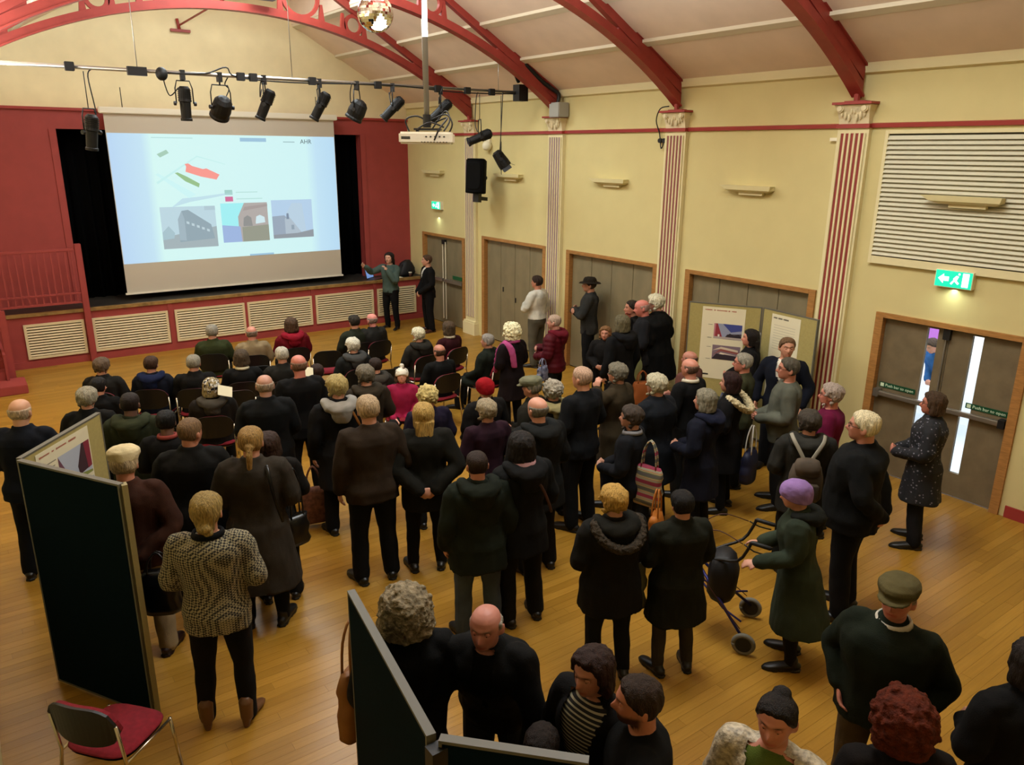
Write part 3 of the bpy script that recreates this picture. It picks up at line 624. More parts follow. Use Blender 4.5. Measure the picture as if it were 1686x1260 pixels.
# ---------------------------------------------------------------- chairs
seatr = mat('red_seat', '7c1220', .9, noise=.15, nscale=30, bump=.3, bscale=200); backb = mat('black_shell', '0d0c0a', .45)
def chair_proto(label):
    t = thing('stacking_chair', label, 'chair')
    # local: front = +y
    bm = bmesh.new()
    rs = []
    for k in range(7):
        z = -.03+.06*k/6; g = 1-.12*abs(k-3)/3
        rs.append(ell((0, .0, .45+z*.8), .235*g, .225*g, n=28, p=4))
    loft(bm, rs); o = fin('seat', bm, seatr, t, True)
    bm = bmesh.new(); loft(bm, [ell((0, 0, .408), .2, .19, n=24, p=4), ell((0, 0, .425), .225, .215, n=24, p=4)]); fin('seat_pan', bm, backb, t)
    def back(bm, d0, d1, sh):
        rings = []
        for i in range(15):
            a = -1+2*i/14; x = a*.235*sh; yb = -.25+.05*a*a; h0 = .56+.05*a**4; h1 = .85-.09*a**4
            h0, h1 = (h0+(1-sh)*.2, h1-(1-sh)*.2)
            if abs(a) == 1: h0, h1 = .66, .74
            rings.append([V((x, yb+d0, h0)), V((x, yb-.03+d0, h1)), V((x, yb-.03+d1, h1)), V((x, yb+d1, h0))])
        loft(bm, rings)
    bm = bmesh.new(); back(bm, -.018, 0, 1); fin('backrest', bm, backb, t, False)
    bm = bmesh.new(); back(bm, .0, .03, .96); fin('back_pad', bm, seatr, t, False)
    for s in (-1, 1):
        tube('rear_leg', [(s*.245, -.27, 0), (s*.235, -.2, .43), (s*.235, -.235, .72)], .011, chrome, t, 8)
        tube('front_leg', [(s*.245, .24, 0), (s*.235, .2, .43)], .011, chrome, t, 8)
        tube('side_rail', [(s*.235, -.2, .42), (s*.235, .2, .42)], .01, chrome, t, 8)
    return t
def dup(root, loc, rz, label):
    r = root.copy(); C.objects.link(r); r.location = loc; r.rotation_euler = (0, 0, rz); r['label'] = label
    for ch in root.children:
        c = ch.copy(); C.objects.link(c); c.parent = r
    return r
ch0 = chair_proto('empty red-seated chair with black backrest beside the display board in the foreground')
ch0.location = (.36, 4.74, 0); ch0.rotation_euler = (0, 0, R(40-90))
# ---------------------------------------------------------------- display boards
navy = mat('navy_felt', '07161d', .95, spec=.05, noise=.1, nscale=40); olive = mat('olive_felt', 'a09258', .95, noise=.06, nscale=40); alug = mat('board_edge', '5e5b50', .5)
def board(par, p0, p1, z0, z1, m0, m1):
    """panel from p0 to p1 (x,y); m0 faces the left-hand side of p0->p1, m1 the other"""
    p0, p1 = V((*p0, 0)), V((*p1, 0)); L_ = (p1-p0).length; a = math.atan2(p1.y-p0.y, p1.x-p0.x)
    e_ = bpy.data.objects.new('board_panel', None); C.objects.link(e_); e_.parent = par; e_.location = p0-par.location; e_.rotation_euler = (0, 0, a)
    bx('felt_face', (.015, .001, z0+.015), (L_-.015, .018, z1-.015), m0, e_); bx('felt_face', (.015, -.018, z0+.015), (L_-.015, -.001, z1-.015), m1, e_)
    bm = bmesh.new(); box(bm, (0, -.020, z0), (.014, .020, z1)); box(bm, (L_-.014, -.020, z0), (L_, .020, z1)); box(bm, (.014, -.020, z1-.014), (L_-.014, .020, z1)); box(bm, (.014, -.020, z0), (L_-.014, .020, z0+.014)); fin('edge_frame', bm, alug, e_)
    return e_
paper = mat('paper', 'd9d0b0', .8); inkm = mat('ink', '35302a', .8); redink = mat('red_ink', 'a34a34', .8)
def poster(par, u0, u1, z1, z0, side, items, title, tcol=None):
    """flat sheet on a board panel; local x along the board, side +1/-1"""
    yy = .02*side
    s = bx('poster', (u0, min(yy, yy+.002*side), z0), (u1, max(yy, yy+.002*side), z1), paper, par)
    Wd, Hh = u1-u0, z1-z0
    for k, (pts, c) in enumerate(items):
        bm = bmesh.new(); bm.faces.new([bm.verts.new((u0+Wd*(a if side < 0 else 1-a), yy+(.0026+.0002*k)*side, z1-Hh*b_)) for a, b_ in pts]); fin('poster_print', bm, mat('print', c, .8), s)
    for a, b_ in title:   # the heading's words, too small to read in the photograph
        bm = bmesh.new(); q = a
        while q < b_-.01:
            e_ = min(b_, q+.022); yv = yy+.0032*side
            for zz in ((.035, .048) if int(q*97) % 2 else (.033, .05),): bm.faces.new([bm.verts.new((u0+Wd*x, yv, z1-Hh*z)) for x, z in ((q, zz[0]), (e_-.006, zz[0]), (e_-.006, zz[1]), (q, zz[1]))])
            q = e_
        fin('poster_heading', bm, tcol or redink, s)
    return s
def rc(a, b_, c, d_): return [(a, b_), (c, b_), (c, d_), (a, d_)]
bl = thing('display_board', 'folding display board, navy outside and olive inside, at the left of the picture', 'display board', (.15, 6.2, 0))
board(bl, (.15, 6.16), (.66, 5.3), .03, 1.87, navy, navy)
pb = board(bl, (.15, 6.19), (.78, 6.98), .03, 1.87, navy, olive)
poster(pb, .14, .80, 1.83, .9, -1, [(rc(.02, .12, .33, .13), '8c8470'), (rc(.02, .16, .3, .17), '8c8470'), (rc(.02, .2, .32, .21), '8c8470'), (rc(.36, .12, .98, .42), 'aab0bc'), ([(.36, .42), (.36, .12), (.5, .3), (.55, .42)], '6a4350'), ([(.7, .3), (.82, .12), (.98, .12), (.98, .36), (.72, .38)], '3a2228'), ([(.86, .12), (.98, .12), (.98, .36), (.9, .37)], '7c2434'), ([(.36, .42), (.6, .36), (.98, .4), (.98, .42)], '7f8844'), (rc(.36, .46, .98, .76), '9fa8b8'), ([(.7, .6), (.98, .5), (.98, .76), (.7, .76)], '8c4a34')], [(.05, .24), (.28, .32), (.36, .56), (.6, .75)])
bx('end_post', (.51, -.93, .03), (.545, -.87, 1.865), mat('tan_edge', '8c8058', .6), bl)
bc = thing('display_board', 'navy display board with grey top edge in the foreground centre', 'display board', (1.2, 2.1, 0))
board(bc, (1.385, 3.3), (1.205, 2.17), .03, 1.83, navy, navy)
board(bc, (1.225, 2.14), (1.62, 1.72), .03, 1.83, navy, navy)
bm = bmesh.new(); box(bm, (-.03, .0, .03), (.05, .06, 1.8)); fin('hinge_strip', bm, blackm, bc)
br = thing('display_board', 'olive folding display board with two pale posters by the folding doors', 'display board', (8.6, 7.2, 0))
b1 = board(br, (8.52, 7.38), (9.02, 6.5), .03, 1.95, olive, olive)
poster(b1, .2, .80, 1.9, .85, -1, [(rc(.3, .22, .95, .42), '8e93a8'), ([(.3, .42), (.3, .22), (.38, .22), (.5, .4), (.5, .42)], '8c3038'), ([(.55, .42), (.62, .36), (.95, .34), (.95, .42)], '4a4048'), ([(.5, .22), (.95, .22), (.95, .3), (.7, .33)], '3c4484'), ([(.3, .22), (.345, .22), (.33, .42), (.3, .42)], 'b07078'), (rc(.4, .37, .44, .41), 'e0d8c8'), ([(.6, .38), (.68, .345), (.78, .37), (.88, .35), (.95, .38), (.95, .4), (.6, .4)], '2a2028'), (rc(.3, .4, .95, .43), 'a89c94'), (rc(.3, .52, .95, .72), '7a6670'), ([(.3, .6), (.5, .54), (.9, .57), (.9, .6), (.5, .57)], 'c8b8a0'), ([(.32, .66), (.5, .57), (.92, .6), (.95, .63), (.5, .6)], '8c4a44'), ([(.4, .68), (.5, .62), (.9, .65), (.6, .64)], 'd8ccb4'), ([(.3, .72), (.4, .64), (.95, .66), (.95, .72)], '2a2028'), (rc(.03, .935, .25, .955), '141414')]+[(rc(.16, z, .26, z+.005), '3a3a3a') for z in (.24, .42, .55, .72)], [(.06, .23), (.27, .31), (.34, .58), (.6, .65), (.68, .79)])
b2 = board(br, (9.04, 6.48), (8.93, 5.56), .03, 1.95, olive, olive)
poster(b2, .17, .66, 1.9, .7, -1, [(rc(.1, .12+.03*k, .85, .125+.03*k), 'b5ad96') for k in range(10)], [(.06, .2), (.23, .38), (.41, .6)], mat('ink', '35302a', .8))
# ================================================================ people
SWd = {}
JOBS = {}     # key -> (raw object, post function, users)
def smoothstep(a, b, x):
    t = max(0, min(1, (x-a)/(b-a))); return t*t*(3-2*t)
def itp(tab, z):
    if z <= tab[0][0]: return tab[0][1:]
    for a, b in zip(tab, tab[1:]):
        if z <= b[0]:
            t = (z-a[0])/(b[0]-a[0]); t = t*t*(3-2*t) if False else t
            return tuple(p*(1-t)+q*t for p, q in zip(a[1:], b[1:]))
    return tab[-1][1:]
HEAD = [(-.118, .012, .058, -.02), (-.110, .030, .072, .005), (-.095, .047, .083, .02), (-.075, .058, .087, .04), (-.05, .066, .088, .065), (-.02, .072, .089, .086), (.01, .0755, .09, .095), (.04, .0755, .089, .098), (.07, .069, .081, .092), (.09, .058, .066, .076), (.105, .041, .045, .053), (.113, .022, .024, .028), (.117, .004, .004, .005)]
def head_pt(z, th, off=0):
    """th measured from the face (+y) round; returns point on the head surface"""
    a, f, b_ = itp(HEAD, z); a += off; f += off; b_ += off
    s, c = math.sin(th), math.cos(th)
    return V((a*math.copysign(abs(s)**.92, s), (f if c > 0 else b_)*math.copysign(abs(c)**.95, c), z))
def head_off(z, th, off):
    p = head_pt(z, th); d = V((p.x/.075, p.y/.09, max(0, z)/.115)); d = V((d.x/.075, d.y/.09, d.z/.115)).normalized()
    return p+d*off
def g(x, s): return math.exp(-(x/s)**2)
def add_head(bm, Mh):
    zs = [-.118+.235*k/40 for k in range(41)]; rings = []
    for z in zs:
        r = []
        for i in range(44):
            th = 2*PI*i/44; p = head_pt(z, th); x = p.x
            if p.y > 0:
                d = 0
                d += .034*g(x, .0125)*max(0, 1-abs((z+.028)/.03))**.7 if z < -.028 else .034*g(x, .0115)*smoothstep(.028, -.028, z)
                if -.036 > z > -.05: pass
                d -= .016*(g(x-.031, .015)+g(x+.031, .015))*g(z-.008, .013)
                d += .008*(g(x, .045))*g(z-.03, .009)
                d += .009*g(x, .022)*g(z+.066, .006); d -= .006*g(x, .025)*g(z+.074, .004); d += .008*g(x, .020)*g(z+.081, .006)
                d += .006*g(x, .018)*g(z+.103, .012); d += .004*(g(x-.045, .016)+g(x+.045, .016))*g(z+.028, .02)
                p.y += d
            r.append(Mh @ p)
        rings.append(r)
    loft(bm, rings)
    for s in (-1, 1):   # ears
        rings = [ell(Mh @ V((s*(.068+.008*k), -.008-.006*k, -.012)), .012+.006*(k in (1, 2)), .026+.008*(k in (1, 2)), Mh.to_3x3() @ V((0, 1, .15)), Mh.to_3x3() @ V((0, -.1, 1)), 12) for k in range(4)]
        loft(bm, rings)
ARMS = {   # elbow, wrist, hand direction, in torso space for the right side (+x); mirrored for the left
 'down': ((.245, -.03, 1.13), (.25, .05, .90), (0, .15, -1)),
 'out': ((.29, -.03, 1.15), (.26, .08, .93), (-.1, .3, -1)),
 'front': ((.25, .0, 1.14), (.07, .25, 1.06), (-.7, .5, .1)),
 'low': ((.25, .0, 1.14), (.08, .2, .93), (-.7, .3, -.5)),
 'behind': ((.275, -.10, 1.15), (.07, -.2, .95), (-.8, -.1, -.4)),
 'cross': ((.24, .09, 1.15), (-.03, .25, 1.19), (-1, .0, .2)),
 'face': ((.2, .17, 1.18), (.08, .2, 1.42), (-.3, .1, 1)),
 'pocket': ((.29, -.06, 1.17), (.2, .07, .98), (-.3, .5, -.8)),
 'read': ((.22, .08, 1.13), (.1, .3, 1.16), (-.4, .7, .2)),
 'point': ((.30, .22, 1.32), (.30, .42, 1.47), (.1, .8, .6)),
 'mic': ((.24, .14, 1.15), (.1, .2, 1.38), (-.4, .2, .8)),
 'walk': ((.22, .02, 1.17), (.19, .28, 1.07), (0, 1, -.1)),
 'lap': ((.24, .05, 1.17), (.12, .28, 1.01), (-.3, .9, -.2)),
 'rest': ((.27, .18, 1.12), (.24, .36, .93), (-.1, .6, -.8)),
}
def skel(pose):
    kind, aL, aR, lean, hp, hy, wid = pose
    drop = -.43 if kind == 'sit' else 0
    hipz = .93+drop
    T = M.Translation((0, 0, hipz)) @ M.Rotation(-R(lean), 4, 'X') @ M.Translation((0, 0, -.93))
    hd = T @ M.Translation((0, -.012, 1.52)) @ M.Rotation(R(hy), 4, 'Z') @ M.Rotation(R(-hp), 4, 'X') @ M.Translation((0, .022, .113))
    S_ = {'T': T, 'head': hd, 'kind': kind, 'wid': wid}
    for s, nm in ((1, aR), (-1, aL)):
        e, w_, d = ARMS[nm]; f = lambda p: T @ V((s*p[0], p[1], p[2]))
        S_['arm', s] = (f((.175*(.9+.1*wid), -.005, 1.415)), f(e), f(w_), (T.to_3x3() @ V((s*d[0], d[1], d[2]))).normalized(), nm)
        if kind == 'sit': S_['leg', s] = (V((s*.09, 0, .5)), V((s*.13, .43, .5)), V((s*.12, .44, .09)), 10*s)
        elif kind == 'walkpose': S_['leg', s] = (V((s*.09, 0, .92)), V((s*.10, .02+.1*s, .5)), V((s*.10, .12*s-.03, .09)), 8*s)
        else: S_['leg', s] = (V((s*.09, 0, .92)), V((s*.115, .012, .5)), V((s*.13, -.03, .09)), 14*s)
    return S_
TORSO = [(.78, .10, .085, 0), (.84, .15, .105, -.01), (.93, .168, .115, -.012), (1.03, .15, .10, 0), (1.12, .142, .098, .005), (1.25, .163, .115, .005), (1.36, .178, .115, -.005), (1.42, .165, .095, -.012), (1.465, .10, .07, -.015), (1.49, .055, .055, -.012)]
def torso_rings(S_, off=0, zb=.78, flare=0, zt=1.49, bulk=1, belly=0, puff=0):
    rings = []; n_ = 34 if puff else 22; wid = S_['wid']
    for k in range(n_+1):
        z = zb+(zt-zb)*k/n_; zz = max(z, .78)
        a, b_, cy = itp(TORSO, max(zz, .88) if off else zz)
        fl = flare*max(0, (1.0-z))/.5
        a = a*wid*bulk+off+fl; b_ = b_*wid*bulk+off*1.1+fl; cy += belly*.0
        b2 = b_+belly*g(z-1.05, .16)
        if puff: q = .010*abs(math.sin(z*38)); a += q; b_ += q; b2 += q
        if z > 1.44: a = a-off*.5; b_ -= off*.4; b2 -= off*.4
        pts = []
        for i in range(26):
            t = 2*PI*i/26; s, c = math.sin(t), math.cos(t)
            p_ = V((a*math.copysign(abs(s)**.86, s), cy+(b2 if c > 0 else b_)*math.copysign(abs(c)**.9, c), z))
            pts.append(S_['T'] @ p_ if z > .9 else S_['T'] @ V((p_.x, p_.y, z)) if S_['kind'] == 'sit' or True else p_)
        rings.append(pts)
    return rings
def hand(bm, w_, d, n_, s, sc=1.0):
    """palm, four fingers, thumb; d pointing direction, n_ palm normal"""
    side = d.cross(n_).normalized()*(-s)   # towards the thumb
    limb(bm, [w_-d*.02, w_+d*.02, w_+d*.06, w_+d*.095], [(.024, .02), (.032, .017), (.041, .016), (.038, .014)], n=12, sub=2, up=side)
    for k in range(4):
        L_ = (.066, .075, .07, .054)[k]*sc; o_ = side*(.030-.0205*k)
        a = w_+d*.085+o_; b_ = a+d*L_*.5+n_*L_*.18+o_*.12; c_ = b_+d*L_*.36+n_*L_*.42
        limb(bm, [a-d*.02, a, b_, c_], [.010, .0098, .0092, .0078], n=8, sub=1)
    a = w_+d*.03+side*.03
    limb(bm, [a-side*.02, a+side*.014+d*.015, a+side*.03+d*.045+n_*.012], [.013, .0115, .009], n=8, sub=2)
def palm_n(S_, s):
    sh, e, w_, d, nm = S_['arm', s]
    c = V((0, 0, 1)) if nm in ('front', 'cross', 'low', 'behind') else V((-s, 0, 0))
    if nm in ('front', 'low', 'cross'): c = V((0, -1, 0))
    if nm == 'behind': c = V((0, 1, 0))
    if nm in ('read', 'lap', 'walk', 'rest', 'face', 'mic'): c = V((-s*.5, 0, -1))if nm != 'read' else V((-s*.4, -.3, .8))
    return (c-d*c.dot(d)).normalized()
def body_raw(pose):
    S_ = skel(pose); bm = bmesh.new()
    loft(bm, torso_rings(S_, 0, .85)); T = S_['T']
    n0, n1 = T @ V((0, -.02, 1.42)), S_['head'] @ V((0, -.02, -.06))
    limb(bm, [n0, n0.lerp(n1, .5), n1], [.066, .057, .058], n=16, sub=3)
    add_head(bm, S_['head'])
    for s in (-1, 1):
        sh, e, w_, d, nm = S_['arm', s]
        limb(bm, [sh+(n0-sh)*.25, sh, sh.lerp(e, .5), e, e.lerp(w_, .4), w_], [.05, .055, .046, .038, .036, .026], n=14, sub=3)
        hand(bm, w_, d, palm_n(S_, s), s)
        hp, kn, an, _ = S_['leg', s]
        limb(bm, [hp, hp.lerp(kn, .5), kn, kn.lerp(an, .35), an], [.082, .073, .054, .053, .037], n=16, sub=3)
        f = V((math.sin(R(_)), math.cos(R(_)), 0)); limb(bm, [an+V((0, 0, -.04))-f*.02, an+V((0, 0, -.04))+f*.03, an+V((0, 0, -.05))+f*.09, an+V((0, 0, -.058))+f*.14], [(.028, .03), (.028, .026), (.030, .018), (.022, .012)], n=12, sub=2)
    return bm
def sleeve(bm, S_, s, off, upto=1.0, puff=0):
    sh, e, w_, d, nm = S_['arm', s]; T = S_['T']
    end = e.lerp(w_, upto) if upto > 0 else e
    inner = T @ V((s*.08, -.01, 1.40))
    P_ = [inner, sh, sh.lerp(e, .5), e, e.lerp(end, .5), end]
    Rr = [.052+off, .058+off, .054+off*1.05, .047+off*1.1, .041+off*1.1, .032+off*1.1]
    if upto <= .01: P_ = P_[:4]; Rr = [.052+off, .06+off, .056+off*1.2, .05+off*1.2]
    if upto < 0: P_ = [inner, sh, sh.lerp(e, .6)]; Rr = [.052+off, .06+off, .058+off*1.2]
    if puff:
        Q, U = [], []
        for (p, q, a, b_) in zip(P_, P_[1:], Rr, Rr[1:]):
            for k in range(4): Q.append(p.lerp(q, k/4)); U.append(a+(b_-a)*k/4+(.008 if k % 2 else -.003))
        P_, Rr = Q+[P_[-1]], U+[Rr[-1]]
        limb(bm, P_, Rr, n=16, sub=1)
    else: limb(bm, P_, Rr, n=16, sub=3)
def coat_raw(pose, typ, bulk, belly):
    S_ = skel(pose); bm = bmesh.new(); kind = pose[0]; T = S_['T']
    P = {'jacket': (.022, .82, .02), 'suit': (.022, .80, .018), 'coat': (.026, .56, .05), 'long': (.03, .40, .075), 'sweater': (.021, .86, .004), 'shirt': (.026, .95, 0), 'parka': (.034, .70, .045), 'puffer': (.032, .84, .01), 'tee': (.016, .92, 0), 'top': (.008, .95, 0)}[typ]
    off, zb, fl = P
    if kind == 'sit': zb = max(zb, .86)
    puff = typ == 'puffer'
    loft(bm, torso_rings(S_, off, zb, fl, 1.485, bulk, belly, puff))
    for s in (-1, 1):
        if typ == 'top': continue
        sleeve(bm, S_, s, off*.9, {'tee': -1}.get(typ, 1.0 if typ != 'cardigan' else .7), puff)
        if kind == 'sit' and typ in ('jacket', 'coat', 'long', 'parka', 'puffer', 'suit'):
            hp, kn, an, _ = S_['leg', s]
            limb(bm, [hp, hp.lerp(kn, .5), hp.lerp(kn, .8 if typ != 'jacket' else .35)], [.115, .11, .10], n=14, sub=2)
    # collar
    if typ in ('jacket', 'coat', 'long', 'parka', 'puffer'):
        r0, r1 = .088, .078; hgt_ = .055
        rings = [[T @ V((r*math.sin(t), -.012+r*1.0*math.cos(t)+(.01 if math.cos(t) > 0 else -.0), z-(.028 if math.cos(t) > 0 else 0)*math.cos(t))) for t in [2*PI*i/22 for i in range(22)]] for r, z in ((.10, 1.45), (r0+.004, 1.475), (r1, 1.475+hgt_*.6), (r1-.004, 1.475+hgt_))]
        loft(bm, rings)
    if typ in ('suit', 'sweater', 'shirt', 'tee'):
        rings = [[T @ V((r*math.sin(t), -.012+r*math.cos(t), z-(.03 if math.cos(t) > 0 else 0)*math.cos(t))) for t in [2*PI*i/20 for i in range(20)]] for r, z in ((.10, 1.455), (.076, 1.48), (.068, 1.50))]
        loft(bm, rings)
    return bm
def hood_raw(pose):
    S_ = skel(pose); T = S_['T']; bm = bmesh.new(); P_, Rr = [], []
    for k in range(11):
        t = -1+2*k/10; a = t*R(125)
        P_.append(T @ V((.125*math.sin(a), -.02-.125*math.cos(a)*(1 if math.cos(a) > 0 else .7), 1.50-.05*max(0, math.cos(a))))); Rr.append((.03+.032*max(0, math.cos(a*.8)), .04+.035*max(0, math.cos(a*.8))))
    limb(bm, P_, Rr, n=14, sub=2, up=(0, 0, 1)); ball(bm, T @ V((0, -.15, 1.38)), .10, .05, .10, 14, 9)
    return bm
def fur_raw(pose):
    S_ = skel(pose); T = S_['T']; bm = bmesh.new(); P_ = []
    for k in range(15):
        t = -1+2*k/14; a = t*R(140); c = math.cos(a)
        P_.append(T @ V((.175*math.sin(a), -.07-.16*c*(1 if c > 0 else .5), 1.475-.14*max(0, c))))
    limb(bm, P_, [(.036, .042)]*15, n=12, sub=2); return bm
def trousers_raw(pose, fit):
    S_ = skel(pose); bm = bmesh.new(); T = S_['T']; kind = pose[0]; wid = S_['wid']
    k0 = {'slim': 1.0, 'reg': 1.14, 'wide': 1.3, 'tights': .93}[fit]
    if kind == 'sit': rs = [ell((0, y, .51), (.16+.0*y)*wid, .10, V((1, 0, 0)), V((0, 0, 1)), 20) for y in (-.09, -.05, .05, .1)]; loft(bm, rs); loft(bm, [ell((0, -.01, z), .165*wid, .11, n=20) for z in (.44, .5, .56, .62)])
    else: loft(bm, [ell((0, -.01, z), a*wid, b_, n=22) for z, a, b_ in ((.78, .12, .095), (.83, .175, .128), (.90, .19, .136), (.97, .174, .124), (1.01, .158, .110))])
    for s in (-1, 1):
        hp, kn, an, _ = S_['leg', s]
        q = (1+(k0-1)*.6)
        limb(bm, [hp, hp.lerp(kn, .5), kn, kn.lerp(an, .4), an+V((0, 0, -.03))], [.096*q*min(wid, 1.1), .088*q, .066*k0, .064*k0, .052*k0*(1.15 if k0 > 1 else 1)], n=18, sub=3)
    return bm
def shoe_raw(typ):
    bm = bmesh.new()
    if typ == 'heel':
        limb(bm, [(0, -.035, .11), (0, -.03, .075), (0, .05, .05), (0, .14, .03), (0, .19, .022)], [(.04, .04), (.036, .03), (.036, .028), (.04, .02), (.026, .012)], n=14, sub=3)
        loft(bm, [ell((0, -.05, 0), .02, .018, n=12), ell((0, -.045, .06), .03, .028, n=12)]); limb(bm, [(0, -.03, .07), (0, -.03, .2)], [.042, .046], n=14, sub=2)
    else:
        hb = .12 if typ == 'boot' else .085
        limb(bm, [(0, -.055, .05), (0, 0, .052), (0, .09, .04), (0, .16, .03), (0, .205, .025)], [(.038, .035), (.042, .04), (.046, .032), (.046, .024), (.03, .014)], n=16, sub=3, up=(1, 0, 0))
        limb(bm, [(0, -.012, .05), (0, -.012, hb)], [.046, .044], n=14, sub=2)
        loft(bm, [[V((x*k, y, z)) for x, y in ((.0, -.09), (.034, -.075), (.042, -.03), (.036, .04), (.05, .12), (.046, .175), (.022, .222), (0, .23), (-.022, .222), (-.046, .175), (-.05, .12), (-.036, .04), (-.042, -.03), (-.034, -.075))] for z, k in ((.0, 1.0), (.018, 1.0))])
    return bm
def hair_raw(style):
    """in head space"""
    bm = bmesh.new()
    rnd = random.Random(hash(style) % 1000 if False else sum(map(ord, style)))
    st_ = {'short': (.016, 0), 'crop': (.009, 0), 'thick': (.026, 0), 'bald': (.010, 1), 'thin': (.010, 2), 'bob': (.026, 0), 'long': (.022, 0), 'wavy': (.03, 0), 'curly': (.062, 0), 'bigcurl': (.055, 0), 'pony': (.014, 0), 'lowbun': (.018, 0), 'bun': (.015, 0), 'fringe': (.026, 0)}[style]
    t_, bald = st_
    zs = [-.118+.235*k/44 for k in range(45)]; rings = []
    for z in zs:
        r = []
        for i in range(60):
            th = 2*PI*i/60; a = abs(th if th < PI else 2*PI-th)      # 0 face .. pi back
            fz = .068 if style != 'fringe' else .035
            hl = fz if a < R(35) else (fz+( .02-fz)*((a-R(35))/R(30)) if a < R(65) else (.02-.05*(a-R(65))/R(30) if a < R(95) else (-.03-.045*min(1, (a-R(95))/R(30)))))
            if style in ('bob', 'fringe', 'long', 'curly', 'bigcurl', 'wavy') and a > R(62): hl = min(hl, -.10 if style != 'wavy' else -.07) if a > R(72) else hl-.05
            mk = smoothstep(hl-.006, hl+.03, z)**.8
            if bald == 1:
                top = .045+.0*a; mk *= 1-smoothstep(top-.012, top+.008, z); mk *= smoothstep(R(70), R(85), a)
            if bald == 2: mk *= 1 if z < .05 else (.55 if a > R(80) else .0)
            th_ = t_
            if style == 'curly': th_ = t_*(.85+.35*smoothstep(.05, -.06, z))
            if style == 'bob' and z < 0: th_ = t_*(1+.5*g(z+.06, .05))
            off = th_*mk-.012*(1-mk)
            p = head_off(max(z, -.105), th, off)
            if style in ('bob', 'fringe', 'long', 'curly', 'bigcurl') and z < -.02 and mk > .5:   # fall straight from the widest part
                a0, f0, b0 = itp(HEAD, -.02); q = V((math.sin(th)*(a0+th_), math.cos(th)*(max(f0, 0)*0.9 if math.cos(th) > 0 else b0+th_*.9), z-.03*smoothstep(-.02, -.11, z)))
                p = p.lerp(q, .85)
            r.append(p)
        rings.append(r)
    loft(bm, rings)
    if style == 'long':
        loft(bm, [ell((0, -.075-.02*k/6, -.03-.27*k/6), .088-.004*k, .036-.002*k, n=20, p=2.6) for k in range(7)])
    if style == 'pony':
        ball(bm, (0, -.105, -.01), .035, .03, .035, 12, 8); limb(bm, [(0, -.11, -.0), (0.0, -.135, -.06), (.0, -.13, -.15), (-.005, -.12, -.24), (-.005, -.12, -.3)], [.018, .024, .02, .014, .005], n=10, sub=3)
    if style == 'bun':
        ball(bm, (0, -.06, .115), .042, .04, .032, 14, 9); limb(bm, [(.01, -.09, .10), (.02, -.13, .05), (.03, -.135, -.05), (.03, -.125, -.13)], [.02, .032, .03, .012], n=10, sub=3)
    if style == 'lowbun':
        ball(bm, (0, -.10, -.075), .045, .034, .036, 14, 9); ball(bm, (.02, -.09, -.11), .03, .028, .03, 10, 7); loft(bm, [ell((0, -.06, -.02-.09*k/4), .07-.006*k, .045, n=18) for k in range(5)])
    if style in ('curly', 'bigcurl', 'wavy', 'thick'):
        n_ = {'curly': 110, 'bigcurl': 60, 'wavy': 40, 'thick': 14}[style]; rr = {'curly': .020, 'bigcurl': .030, 'wavy': .024, 'thick': .02}[style]
        for _ in range(n_):
            z = rnd.uniform(-.13 if style != 'wavy' else -.07, .112); a = rnd.uniform(R(60) if z < .06 else 0, PI)*rnd.choice((-1, 1))
            if z > .06 and style in ('thick',): continue
            p = head_off(max(-.1, z), a, t_*.75); p.z = min(p.z, z+t_); ball(bm, p, rr*rnd.uniform(.7, 1.1), rr*rnd.uniform(.7, 1.1), rr*rnd.uniform(.7, 1.2), 8, 6)
    return bm
def hat_raw(typ):
    bm = bmesh.new()
    if typ in ('beanie', 'bobble', 'turban'):
        t_ = .026 if typ != 'turban' else .034; rings = []
        for k in range(20):
            z = -.035+.152*k/19; r = []
            for i in range(36):
                th = 2*PI*i/36; zz = z+(.05*max(0, math.cos(th)) if k < 4 else .03*max(0, math.cos(th))*(1-k/19))-.03*max(0, -math.cos(th))*(1-k/19)
                p = head_off(min(z, .117), th, t_*(1 if k > 0 else .7)); p.z += (zz-z)*max(0, 1-max(0, z)/.09)
                r.append(p)
            rings.append(r)
        loft(bm, rings)
        if typ == 'bobble': ball(bm, (0, -.01, .165), .035, .035, .035)
    if typ == 'flatcap':
        rings = []
        for z, k, yo in ((.028, 1.0, .0), (.05, 1.12, .008), (.075, 1.22, .018), (.102, 1.20, .016), (.126, 1.0, .005), (.140, .65, -.0), (.145, .2, 0)):
            rings.append([V((.086*k*math.sin(t), yo-.004+(.108 if math.cos(t) > 0 else .104)*k*math.cos(t), z-.016*math.cos(t)*(1 if z < .11 else .5))) for t in [2*PI*i/30 for i in range(30)]])
        loft(bm, rings)
        pk = [(.0, .175), (.03, .170), (.06, .148), (.08, .105), (.082, .07), (-.082, .07), (-.08, .105), (-.06, .148), (-.03, .170)]
        loft(bm, [[V((x, y, z+.05-.28*max(0, y-.07))) for x, y in pk] for z in (-.018, -.004)])
    if typ == 'brim':
        loft(bm, [ell((0, -.005, z), a, b_, n=28) for z, a, b_ in ((.03, .092, .11), (.06, .092, .108), (.10, .086, .098), (.125, .07, .082), (.138, .03, .04))])
        loft(bm, [[V((a*math.sin(t), -.005+b_*math.cos(t), .034+dz+.018*abs(math.sin(t))-.008)) for t in [2*PI*i/32 for i in range(32)]] for a, b_, dz in ((.08, .10, -.006), (.145, .17, -.004), (.148, .172, .004), (.08, .10, .006))])
    return bm
